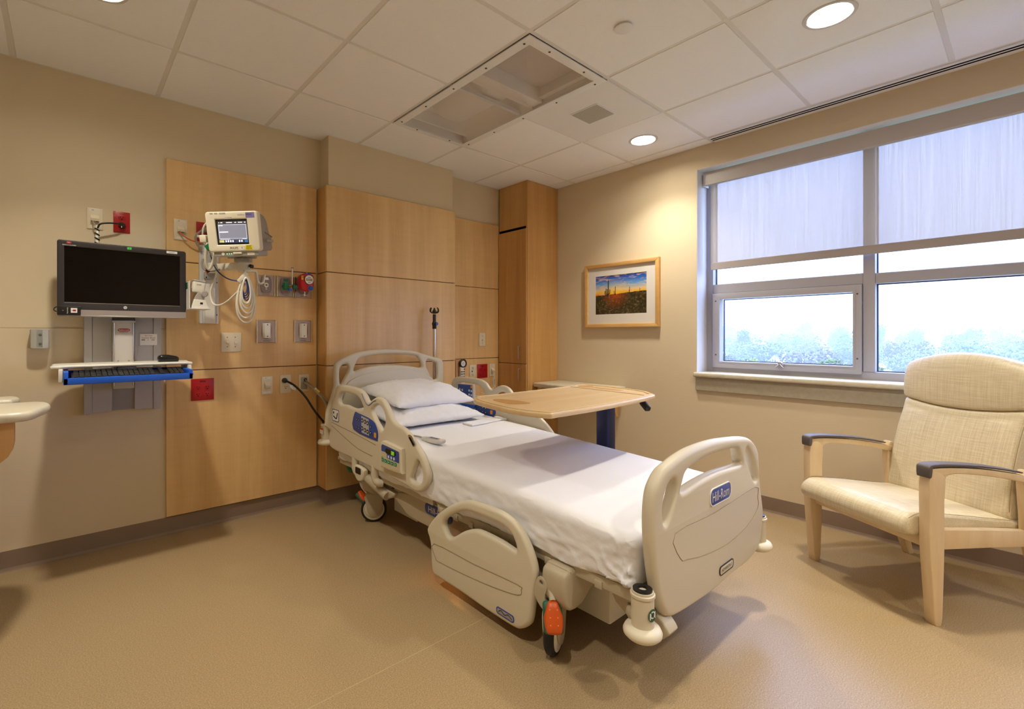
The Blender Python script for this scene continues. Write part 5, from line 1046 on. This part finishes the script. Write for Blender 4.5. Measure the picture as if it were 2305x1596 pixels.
# ---- all in one monitor
t = thing('computer_monitor', 'black widescreen all in one computer with a silver chin above the keyboard', 'monitor', (.245, 3.15, 1.27))
bz = plate('bezel', rrect(-.035, .525, 1.270, 1.653, .012), [rrect(-.007, .495, 1.341, 1.622, .001)], 'y', 3.118, 3.150, CHAR, t, .003, 2)
box('screen', -.010, .498, 3.1235, 3.128, 1.338, 1.625, SCREEN, t); plate('rear_shell', rrect(.0, .49, 1.30, 1.63, .02), [], 'y', 3.150, 3.185, CHAR, t, .008, 2); box('screen_edge', -.007, .495, 3.1176, 3.119, 1.3385, 1.3405, SILV, t)
plate('chin', [(.0, 1.271), (.521, 1.271), (.524, 1.276), (.524, 1.306), (.0, 1.304)], [], 'y', 3.1155, 3.119, SILV, t); box('chin_lip', -.03, .522, 3.112, 3.120, 1.2695, 1.277, SILV, t, .002, 1); box('mount_arm', .20, .28, 3.18, 3.236, 1.36, 1.44, GREYM, t, .004)
hp = lathe('logo_disc', [(.008, 0), (.008, -.001), (0, -.001)], (.242, 3.118, 1.322), M('logo_white', (220, 222, 226), .4), t, 'y', 24); text('logo_text', 'hp', .009, INK, (.242, 3.1168, 1.322), (1, 0, 0), (0, 0, 1), hp, .0003)
lathe('webcam', [(.004, 0), (.004, -.0006), (0, -.0006)], (.242, 3.118, 1.641), BLACK, t, 'y', 14)
vs_ = plate('green_sticker', rrect(.2505, .2695, 1.634, 1.6465, .002), [], 'y', 3.117, 3.1182, M('sticker_lime', (70, 210, 90), .5), t); text('sticker_text', 'V', .009, INK, (.260, 3.1168, 1.640), (1, 0, 0), (0, 0, 1), vs_, .0003)
ws = plate('asset_label', rrect(.43, .482, 1.634, 1.6465, .001), [], 'y', 3.117, 3.1182, PAPER, t); box('label_print', .442, .470, 3.1166, 3.117, 1.639, 1.6405, INK, ws)
rs = plate('red_sticker', catmull([(.0, 1.641), (.003, 1.647), (.011, 1.648), (.019, 1.647), (.022, 1.641), (.019, 1.635), (.011, 1.634), (.003, 1.635)], 2), [], 'y', 3.117, 3.1182, ROSE, t); text('sticker_text', 'Epic', .006, PAPER, (.011, 3.1168, 1.641), (1, 0, 0), (0, 0, 1), rs, .0003)
text('speaker_text', 'BANG & OLUFSEN', .0055, PAPER, (.012, 3.1176, 1.6285), (1, 0, 0), (0, 0, 1), t, .0003, .052)
t = thing('badge_reader', 'small black badge reader on the lower left corner of the computer', 'card reader', (.012, 3.11, 1.274))
box('body', -.034, .057, 3.096, 3.1118, 1.2755, 1.321, BLACK, t, .003); sq = box('target_label', .018, .043, 3.0948, 3.0962, 1.287, 1.311, PAPER, t); box('target_mark', .026, .038, 3.0942, 3.0949, 1.295, 1.303, ROSE, sq); box('target_arrow', .021, .026, 3.0942, 3.0949, 1.298, 1.300, ROSE, sq)
text('reader_text', 'Imprivata', .0075, PAPER, (.0055, 3.0958, 1.298), (0, 0, 1), (-1, 0, 0), t, .0003, .030); lathe('led', [(.003, 0), (.003, -.0006), (0, -.0006)], (-.012, 3.096, 1.298), M('led_violet', (120, 110, 150), .4), t, 'y', 10)
tube('cord', [(-.034, 3.105, 1.292), (-.045, 3.11, 1.297), (-.045, 3.13, 1.310), (-.034, 3.15, 1.318)], .0025, BLACK, t)
# ---- barcode scanner on a shelf bracket at the side of the computer
t = thing('scanner_bracket', 'thin white L shaped bracket on the right side of the computer', 'bracket', (.55, 3.07, 1.325))
box('upright', .527, .5305, 3.03, 3.17, 1.326, 1.480, PAPER, t); box('shelf', .527, .632, 3.00, 3.15, 1.322, 1.326, PAPER, t); box('clip', .5255, .528, 3.08, 3.14, 1.44, 1.475, GREEN, t)
t = thing('barcode_scanner', 'grey handheld barcode scanner standing in its cradle', 'scanner', (.58, 3.07, 1.326))
cr_ = plate('cradle', [(.538, 1.326), (.628, 1.326), (.628, 1.333), (.618, 1.345), (.610, 1.375), (.552, 1.378), (.542, 1.345)], [], 'y', 3.035, 3.105, OFFW, t, .004, 2); box('cradle_label', .576, .600, 3.0335, 3.0352, 1.344, 1.366, PAPER, cr_); box('label_code', .581, .595, 3.033, 3.0336, 1.349, 1.361, INK, cr_)
plate('handle', catmull([(.556, 1.372), (.562, 1.40), (.575, 1.42), (.60, 1.425), (.612, 1.41), (.606, 1.385), (.598, 1.374)], 3), [], 'y', 3.045, 3.085, GREYP, t, .006, 2); me = rounded_box(.032, .024, .034, .008, 5, 5, 5); me.transform(Matrix.Translation((.578, 3.068, 1.448)) @ Matrix.Rotation(math.radians(8), 4, 'Y')); hd = obj('head', me, OFFW, t, 60)
me = rounded_box(.033, .025, .007, .006, 5, 5, 2); me.transform(Matrix.Translation((.583, 3.068, 1.481)) @ Matrix.Rotation(math.radians(8), 4, 'Y')); obj('head_band', me, GREYP, hd, 60); lathe('trigger_knob', [(.018, 0), (.018, -.02), (.014, -.024), (0, -.024)], (.603, 3.05, 1.41), GREYP, t, 'y', 20); text('scanner_text', 'Code', .007, INK, (.578, 3.0432, 1.462), (1, 0, 0), (0, 0, 1), hd, .0004)
# ---- cables above the computer
t = thing('cable_bundle', 'spiral wrapped black and white cable bundle above the computer', 'cable', (.127, 3.24, 1.66))
tube('wrapped_run', [(.127, 3.245, 1.765), (.129, 3.235, 1.74), (.126, 3.225, 1.70), (.127, 3.215, 1.655), (.128, 3.205, 1.60)], .0085, CABW, t)
for k in range(5): tube('black_wrap', [(.127 - .0095, 3.232 - k * .006, 1.748 - k * .026), (.127, 3.2225 - k * .006, 1.742 - k * .026), (.127 + .0095, 3.232 - k * .006, 1.736 - k * .026)], .0035, BLACK, t, 6)
tube('power_lead', [(.239, 3.255, 1.789), (.21, 3.235, 1.788), (.17, 3.225, 1.782), (.14, 3.225, 1.772), (.130, 3.230, 1.75)], .0045, BLACK, t)
tube('data_lead', [(.111, 3.265, 1.792), (.113, 3.25, 1.778), (.122, 3.24, 1.765)], .003, CABG, t)
t = thing('network_cable', 'orange network cable from the data plate towards the patient monitor', 'cable', (.55, 3.24, 1.70))
box('connector', .509, .519, 3.245, 3.262, 1.785, 1.796, CABG, t, .002, 1); tube('cable', [(.514, 3.25, 1.785), (.53, 3.235, 1.765), (.565, 3.225, 1.742), (.605, 3.222, 1.732), (.64, 3.215, 1.725), (.65, 3.21, 1.66), (.648, 3.205, 1.60), (.642, 3.20, 1.565), (.65, 3.185, 1.548), (.68, 3.17, 1.56), (.71, 3.15, 1.575)], .0038, CABO, t)
# ================================================================ patient monitor on its arm
t = thing('monitor_arm', 'white wall channel with a swing arm and cable hooks holding the patient monitor', 'monitor mount', (.67, 3.2, 1.246))
CHN = M('channel_white', (214, 212, 212), .4)
box('channel', .632, .704, 3.225, YP, 1.246, 1.74, CHN, t, .002, 1); box('channel_flange', .618, .634, 3.245, YP, 1.246, 1.74, CHN, t, .001, 1); box('channel_flange', .704, .722, 3.245, YP, 1.246, 1.74, CHN, t, .001, 1); box('channel_face', .642, .698, 3.218, 3.226, 1.246, 1.528, OFFW, t, .002, 1)
for zz in (1.30, 1.36, 1.50, 1.56): lathe('screw', [(.004, 0), (.004, -.002), (0, -.002)], (.713, 3.245, zz), SCR, t, 'y', 10)
cb = box('carriage', .636, .702, 3.195, 3.226, 1.515, 1.556, GREYP, t, .003); text('carriage_text', 'GCX', .010, M('emboss', (150, 146, 140), .5), (.668, 3.1945, 1.538), (1, 0, 0), (0, 0, 1), cb, .0003, .045)
for xx in (.645, .692): lathe('screw', [(.004, 0), (.004, -.001), (0, -.001)], (xx, 3.195, 1.523), HOLE, cb, 'y', 10)
box('carriage', .640, .700, 3.185, 3.226, 1.60, 1.66, GREYP, t, .003); lathe('pivot', [(.026, -.03), (.026, .025), (.02, .03), (0, .03), (0, -.03)], (.672, 3.165, 1.578), OFFW, t)
ARM0, ARM1 = Vector((.672, 3.165, 1.58)), Vector((.765, 2.85, 1.563))
d_ = (ARM1 - ARM0); L_ = d_.length; q_ = d_.to_track_quat('Y', 'Z').to_matrix().to_4x4(); MA = Matrix.Translation(ARM0) @ q_
box('arm', -.019, .019, 0, L_, -.020, .020, OFFW, t, .006, 2, MA); lathe('elbow', [(.030, -.032), (.030, .026), (.024, .030), (0, .030), (0, -.032)], ARM1, OFFW, t); cyl('tilt_post', ARM1, ARM1 + Vector((-.01, -.03, .05)), .016, GREYP, t)
cyl('tilt_bar', ARM1 + Vector((-.075, .03, .050)), ARM1 + Vector((.045, -.065, .050)), .012, SILV, t); box('tilt_plate', -.05, .05, -.03, .03, -.008, .008, GREYP, t, .003, 2, Matrix.Translation(ARM1 + Vector((-.015, -.03, .066))) @ Matrix.Rotation(-YAW, 4, 'Z')); box('tilt_clamp', -.04, .045, -.02, .02, -.012, .010, GREYP, t, .003, 2, Matrix.Translation(ARM1 + Vector((-.012, -.02, .030))) @ Matrix.Rotation(-YAW, 4, 'Z'))
tube('cable_wrap_band', [ARM1 + Vector((.024, -.03, .0)), ARM1 + Vector((.032, -.045, -.004))], .010, BLACK, t, 8, 2, smooth=False)
# J shaped cable hook
hk = [(.755, .0), (.812, .004), (.820, -.006), (.826, -.055), (.838, -.066), (.850, -.058), (.858, -.018), (.864, -.018), (.858, -.066), (.840, -.076), (.821, -.064), (.812, -.006), (.760, -.010), (.790, -.075), (.782, -.080), (.748, -.012)]
plate('cable_hook', hk, [], 'y', 2.79, 2.818, OFFW, t, .001, 1, Matrix.Translation((0, 0, 1.535))); box('hook_paddle', -.012, .012, -.004, .004, -.034, .034, OFFW, t, .0035, 2, Matrix.Translation((.738, 2.775, 1.490)) @ Matrix.Rotation(math.radians(38), 4, 'Y')); cyl('hook_knob', (.765, 2.775, 1.492), (.765, 2.80, 1.492), .010, OFFW, t)
PM = lthing('patient_monitor', 'cream patient monitor with a lit grey screen mounted on the wood panel', 'medical monitor', (.690, 2.735, 1.725), (math.radians(10), math.radians(-1.5), -YAW))
plate('front_bezel', rrect(-.138, .138, -.103, .105, .016), [rrect(-.088, .078, -.066, .064, .001)], 'y', -.028, .012, CREAM, PM, .007, 3)
plate('body', [(-.03, -.10), (.10, -.10), (.118, -.09), (.118, -.03), (.09, -.005), (.07, .06), (.04, .085), (.0, .095), (-.03, .095)], [], 'x', -.115, .132, M('monitor_body_grey', (160, 150, 142), .5), PM, .006, 2, Matrix.Translation((0, .03, 0)))
plate('rear_rib', [(.03, .0), (.121, -.022), (.121, -.028), (.03, -.006)], [], 'x', -.112, .134, M('monitor_rib', (120, 112, 106), .5), PM, 0, 2, Matrix.Translation((0, .03, 0)))
box('lower_strip', -.118, .122, -.020, .10, -.130, -.098, GREYP, PM, .006); box('side_handle', .132, .152, .09, .115, -.055, -.042, GREYP, PM, .003); box('side_handle', .148, .154, .03, .115, -.055, -.042, GREYP, PM, .003)
box('screen_frame', -.092, .082, -.022, -.016, -.070, .068, BLACK, PM); 
scr = box('screen', -.078, .074, -.0235, -.0218, -.056, .056, M('screen_grey', (120, 122, 138), .25, emit=.5), PM)
EW = M('screen_white', (232, 232, 238), .4, emit=.6); EY = M('screen_yellow', (240, 232, 130), .4, emit=.6); EB = M('screen_blue', (50, 190, 236), .4, emit=.6); ED = M('screen_dark', (66, 66, 74), .4, emit=.12); EN = M('screen_navy', (60, 72, 110), .4, emit=.3)
def sb(n_, x0, x1, z0, z1, m_): return box(n_, x0, x1, -.0243, -.0235, z0, z1, m_, scr)
sb('status_bar', -.078, .074, .040, .056, ED); sb('toolbar', -.078, .074, -.056, -.040, EN); sb('alarm_key', -.077, -.052, -.055, -.043, EY); sb('main_key', .058, .073, -.055, -.041, EB); sb('setup_key', .047, .057, -.055, -.041, PURPLE)
for x_, w_2 in ((-.072, .004), (-.062, .011), (-.032, .032), (.012, .010), (.030, .024), (.062, .009)): sb('status_text', x_, x_ + w_2, .046, .050, EW).location.y = -.0005
sb('frame_line', -.074, .070, .0365, .0375, EW); sb('frame_line', -.074, -.0733, -.034, .037, EW); sb('frame_line', .0693, .070, -.034, .037, EW); sb('frame_line', -.074, .070, -.0345, -.0337, EW); sb('screen_text', -.072, -.052, .031, .034, EW); sb('screen_text', -.071, -.026, -.003, .002, EW); sb('screen_text', -.072, -.02, -.039, -.037, EW); sb('screen_text', .045, .068, -.039, -.037, EW)
for x_ in (-.045, -.033, -.021, -.009, .003, .026, .038): sb('tool_icon', x_, x_ + .007, -.053, -.043, EW if x_ != .003 else ED).location.y = -.0005
text('brand_text', 'PHILIPS', .0095, INK, (-.002, -.0282, -.084), (1, 0, 0), (0, 0, 1), PM, .0004, .040); text('model_text', 'IntelliVue', .0065, M('ink_brown', (120, 100, 80), .5), (.052, -.0282, .086), (1, 0, 0), (0, 0, 1), PM, .0004); pl = box('model_patch', .076, .122, -.0285, -.0275, .070, .098, PURPLE, PM); text('model_text', 'MP5SC', .008, INK, (.093, -.0287, .087), (1, 0, 0), (0, 0, 1), pl, .0004)
a_ = box('asset_label', -.030, .000, -.0285, -.0275, .068, .080, PAPER, PM); text('asset_text', 'CG526', .008, INK, (-.015, -.0287, .074), (1, 0, 0), (0, 0, 1), a_, .0004); y_ = box('yellow_label', .058, .096, -.0285, -.0275, -.095, -.070, YELLOW, PM); text('label_text', 'CG5726', .010, INK, (.077, -.0287, -.086), (1, 0, 0), (0, 0, 1), y_, .0004, .030); box('label_bar', .064, .090, -.0289, -.0285, -.077, -.0745, INK, y_)
w2 = box('test_label', .026, .052, -.0285, -.0275, -.095, -.072, PAPER, PM); text('label_text', '4', .009, INK, (.040, -.0287, -.084), (1, 0, 0), (0, 0, 1), w2, .0004); box('label_edge', .026, .052, -.0289, -.0285, -.0745, -.072, YELLOW, w2)
for x_, w_2 in ((-.112, .018), (-.088, .018), (-.062, .034)): box('alarm_lamp', x_, x_ + w_2, -.0285, -.020, .090, .100, GREYP, PM, .001, 1)
lathe('power_button', [(.008, 0), (.008, -.003), (0, -.003)], (-.066, -.020, -.114), OFFW, PM, 'y', 16); 
for k in range(3): lathe('indicator', [(.003, 0), (.003, -.001), (0, -.001)], (-.046 + k * .012, -.020, -.114), M('indicator_green', (150, 230, 180), .4, emit=.8), PM, 'y', 10)
box('recorder_latch', -.012, .034, -.026, -.018, -.116, -.106, OFFW, PM, .002); box('interface_label', .062, .10, -.0205, -.0198, -.122, -.108, PAPER, PM)
# sensor block and leads at the monitor's left
gb = box('module_block', -.178, -.150, -.02, .02, -.010, .022, GREEN, PM, .003, 2, Matrix.Rotation(math.radians(-30), 4, 'Y')); box('module_holder', -.185, -.150, -.02, .03, -.050, -.012, CREAM, PM, .004)
# leads (world coordinates of the hooks expressed through a separate thing)
t = thing('patient_cables', 'white and blue patient cables coiled on a hook under the monitor', 'cable', (.745, 2.79, 1.30))
for k in range(5):
    h_ = .070 + .013 * k; w2_ = .022 + .006 * k; zc_ = 1.488 - h_
    tube('white_loop', [(.752 + .004 * (k % 3) + w2_ * math.sin(a) * (1 - .25 * math.cos(a)), 2.772 + .006 * (k - 2), zc_ + h_ * math.cos(a)) for a in [i * PI / 5 for i in range(10)]], .0052, CABW, t, 8, 4, True)
for k in range(4):
    h_ = .038 + .006 * k; tube('blue_loop', [(.745 + .004 * k + (.012 + .003 * k) * math.sin(a), 2.762 + .004 * k, 1.478 - h_ + h_ * math.cos(a)) for a in [i * PI / 4 for i in range(8)]], .0032, CABB, t, 6, 4, True)
tube('white_lead', [(.752, 2.78, 1.46), (.725, 2.80, 1.42), (.69, 2.86, 1.37), (.665, 2.94, 1.345), (.64, 3.0, 1.355), (.63, 3.02, 1.42), (.65, 3.0, 1.50), (.655, 2.98, 1.545), (.635, 2.96, 1.60), (.60, 2.95, 1.66), (.575, 2.93, 1.70), (.572, 2.90, 1.76), (.59, 2.88, 1.79), (.605, 2.85, 1.79)], .0052, CABW, t)
tube('blue_lead', [(.745, 2.765, 1.472), (.715, 2.80, 1.472), (.68, 2.87, 1.49), (.645, 2.94, 1.54), (.625, 2.96, 1.60), (.61, 2.95, 1.66)], .0035, CABB, t)
tube('hose', [(.605, 2.90, 1.70), (.593, 2.93, 1.66), (.595, 2.96, 1.58), (.612, 2.97, 1.545), (.628, 2.95, 1.58), (.632, 2.91, 1.66), (.625, 2.86, 1.74)], .0085, CABW, t)
tube('grey_hose', [(.655, 2.90, 1.66), (.648, 2.94, 1.64), (.655, 2.97, 1.628), (.672, 2.97, 1.632)], .008, CABG, t)
tube('power_lead', [(.80, 2.80, 1.66), (.795, 2.83, 1.62), (.785, 2.85, 1.585), (.775, 2.84, 1.565)], .006, CABG, t); tube('orange_lead', [(.765, 2.80, 1.655), (.782, 2.815, 1.625), (.782, 2.83, 1.59), (.775, 2.835, 1.57)], .0045, CABO, t)
tube('black_collar', [(.628, 3.10, 1.548), (.640, 3.09, 1.556)], .012, BLACK, t, 8, 2, smooth=False); tube('grey_hose', [(.612, 3.12, 1.62), (.605, 3.11, 1.585), (.618, 3.10, 1.555), (.65, 3.09, 1.55), (.69, 3.05, 1.562)], .006, CABG, t)
# ================================================================ outside: wooded hills in haze
rnd = random.Random(11)
gv = []; gf = []; NXg, NYg = 24, 30
gz = lambda x, y: -14 + max(0, x - 60) * .022 + 1.2 * noise.noise(Vector((x * .012, y * .012, 0)))
for i in range(NXg + 1):
    for j in range(NYg + 1):
        x = 12 + i * 25; y = -260 + j * 30; gv.append((x, y, gz(x, y)))
for i in range(NXg):
    for j in range(NYg): a = i * (NYg + 1) + j; gf.append((a, a + 1, a + NYg + 2, a + NYg + 1))
tag(obj('ground', mesh(gv, gf), M('meadow', (112, 124, 84), .9, var=(.08, .25)), smooth=180), kind='structure')
def tree_meshes(seed, slim, sparse):
    r = random.Random(seed); vs = []; fs = []
    cents = []
    for k in range(9):
        a = r.random() * 2 * PI; rad = r.random() ** .6 * .26 * slim; z = .42 + r.random() * .48; cents.append((rad * math.cos(a), rad * math.sin(a), z, .11 + .07 * r.random()))
    cents.append((0, 0, .80, .15 * slim)); cents.append((0, 0, .60, .20 * slim))
    for cx_, cy_, cz_, cr in cents:
        for q in range(int(120 * sparse)):
            th = r.random() * 2 * PI; u = r.uniform(-1, 1); rr = cr * (.55 + .5 * r.random()); s_ = math.sqrt(1 - u * u)
            p = Vector((cx_ + rr * s_ * math.cos(th), cy_ + rr * s_ * math.sin(th), cz_ + rr * u * .85)); e = .011 + .013 * r.random()
            m3 = Euler((r.random() * 3, r.random() * 3, r.random() * 3)).to_matrix(); b0 = len(vs)
            for d in ((1, 0, 0), (-1, 0, 0), (0, 1, 0), (0, -1, 0), (0, 0, .6), (0, 0, -.6)): vs.append(p + m3 @ Vector(d) * e)
            for f in ((0, 2, 4), (2, 1, 4), (1, 3, 4), (3, 0, 4), (2, 0, 5), (1, 2, 5), (3, 1, 5), (0, 3, 5)): fs.append(tuple(b0 + i for i in f))
    crown = mesh(vs, fs)
    parts = [tube_mesh([(0, 0, 0), (.004, .003, .3), (-.004, .0, .62), (0, 0, .86)], lambda t: .020 * (1 - .8 * t), 6)]
    bm = bmesh.new(); bm.from_mesh(parts[0])
    for k in range(7):
        a = r.random() * 2 * PI; z0 = .28 + r.random() * .3; tmp = tube_mesh([(0, 0, z0), (.08 * math.cos(a), .08 * math.sin(a), z0 + .10), (.17 * slim * math.cos(a), .17 * slim * math.sin(a), z0 + .24)], lambda t: .008 * (1 - .8 * t), 5); bm.from_mesh(tmp)
    trunk = bpy.data.meshes.new('trunk'); bm.to_mesh(trunk); bm.free()
    return crown, trunk
LEAF = [M('leaf_spring', (88, 104, 52), .8), M('leaf_bud', (88, 84, 68), .8), M('leaf_dark', (40, 58, 44), .8), M('leaf_fresh', (112, 122, 60), .8)]
BARK = M('bark', (92, 80, 70), .9)
KIND = ['hazy spring green tree in the woods seen through the window', 'hazy half bare budding tree in the woods seen through the window', 'hazy dark evergreen tree in the woods seen through the window', 'pale yellow green tree in the near woods seen through the window']
VAR = [(tree_meshes(1, 1.1, 1.0), 0), (tree_meshes(2, 1.2, .6), 1), (tree_meshes(3, .7, 1.2), 2), (tree_meshes(4, 1.25, 1.0), 3), (tree_meshes(5, 1.0, .9), 0), (tree_meshes(6, 1.2, .7), 1)]
ORD = ['first', 'second', 'third', 'fourth', 'fifth', 'sixth', 'seventh', 'eighth', 'ninth', 'tenth', 'eleventh', 'twelfth', 'thirteenth', 'fourteenth', 'fifteenth', 'sixteenth', 'seventeenth', 'eighteenth', 'nineteenth', 'twentieth'] + ['twenty-' + q for q in ('first', 'second', 'third', 'fourth', 'fifth', 'sixth', 'seventh', 'eighth', 'ninth')]
ROWN = ['nearest', 'second', 'third', 'fourth', 'fifth', 'sixth', 'seventh', 'farthest']
KN = ['spring green', 'half bare', 'dark evergreen', 'yellow green']
KEEP = [(66, 22), (72, 9.5), (105, 24.6)]
rows = [(58, 806, 10), (74, 792, 12), (92, 778, 14), (114, 764, 17), (142, 750, 20), (176, 739, 23), (220, 731, 25), (280, 726, 27)]
ALL = []
for ri, (X, vt, n) in enumerate(rows):
    for k in range(n):
        x = X + rnd.uniform(-8, 8); y = X * (-.32 + 1.15 * (k + rnd.uniform(.3, .7)) / n)
        if all((x - a) ** 2 + (y - b) ** 2 > 90 for a, b in KEEP): ALL.append((ri, y / x, x, y))
ALL.sort(key=lambda q: (q[0], -q[1]))              # row by row, left to right as seen from the room
cnt = {}
for ri, _, x, y in ALL:
    vt = rows[ri][1]; oi = cnt.get(ri, 0); cnt[ri] = oi + 1
    near = min(math.hypot(x - q[2], y - q[3]) for q in ALL if q[2:] != (x, y))
    d = .643 * x + .766 * y; top = 1.173 + (755 - vt + rnd.uniform(-9, 9)) * d / 1072
    g = gz(x, y); h = max(6, top - g); (cm, tm), kd = VAR[rnd.randrange(6)]
    if ri < 2 and kd == 2: (cm, tm), kd = VAR[3]
    t = lthing('tree', f'hazy {KN[kd]} tree, {ORD[oi]} from left in the {ROWN[ri]} row of woods outside', 'tree', (x, y, g), (0, 0, rnd.random() * 6), 'hazy trees outside the window')
    c = obj('crown', cm, None, t); tr = obj('trunk', tm, None, t)
    wd = min(h * rnd.uniform(.85, 1.15), near * 1.55)
    for o_ in (c, tr): o_.scale = (wd, wd, h)
for (cm, tm), kd in VAR:
    cm.materials.clear(); cm.materials.append(LEAF[kd]); tm.materials.clear(); tm.materials.append(BARK)
def house(x, y, w2, dp, hh, lab, roofm):
    g = gz(x, y) + 3.0; t = lthing('house', lab, 'house', (x, y, g), (0, 0, .3), 'far houses')
    box('wall', -dp, dp, -w2, w2, -3, hh, M('far_wall', (214, 204, 196), .8), t)
    vs = [(-dp - .4, -w2 - .5, hh), (dp + .4, -w2 - .5, hh), (dp + .4, w2 + .5, hh), (-dp - .4, w2 + .5, hh), (0, -w2 - .5, hh + 2.6), (0, w2 + .5, hh + 2.6)]
    obj('roof', mesh(vs, [(0, 1, 4), (1, 2, 5, 4), (2, 3, 5), (3, 0, 4, 5), (0, 3, 2, 1)]), roofm, t)
    for k in (-1, 0, 1): box('window', -dp - .05, -dp, k * w2 * .55 - .6, k * w2 * .55 + .6, .8, 2.2, M('far_window', (90, 96, 110), .3), t)
ROOF = M('far_roof_rose', (190, 140, 130), .8); ROOF2 = M('far_roof_grey', (160, 156, 156), .8)
house(66, 22, 5, 4, 3.2, 'far house with a rose coloured roof among the trees', ROOF); house(72, 9.5, 4.5, 4, 3.0, 'far house with a grey roof among the trees', ROOF2)
t = lthing('parking_light', 'tall double armed parking lot light outside the window', 'street light', (105, 24.6, gz(105, 24.6)))
top = 1.173 + (755 - 782) * (.643 * 105 + .766 * 24.6) / 1072 - gz(105, 24.6)
POLE = M('pole_grey', (84, 86, 92), .6)
cyl('pole', (0, 0, 0), (0, 0, top), .10, POLE, t); box('crossarm', -.08, .08, -.7, .7, top - .1, top, POLE, t)
for s in (-1, 1): box('lamp_head', -.25, .25, s * .8 - .35, s * .8 + .35, top - .14, top + .05, POLE, t, .04)
# haze: a real scattering volume over the woods
hz_m = bpy.data.materials.new('haze'); hz_m.use_nodes = True; n = hz_m.node_tree.nodes; n.clear()
vo = n.new('ShaderNodeVolumeScatter'); vo.inputs['Color'].default_value = (.86, .95, 1.0, 1); vo.inputs['Density'].default_value = .0028; vo.inputs['Anisotropy'].default_value = 0.0
mo = n.new('ShaderNodeOutputMaterial'); hz_m.node_tree.links.new(vo.outputs[0], mo.inputs['Volume'])
hz = box('haze', 38, 420, -220, 380, -22, 26, hz_m); tag(hz, 'pale blue haze lying over the distant woods', 'haze', kind='stuff')
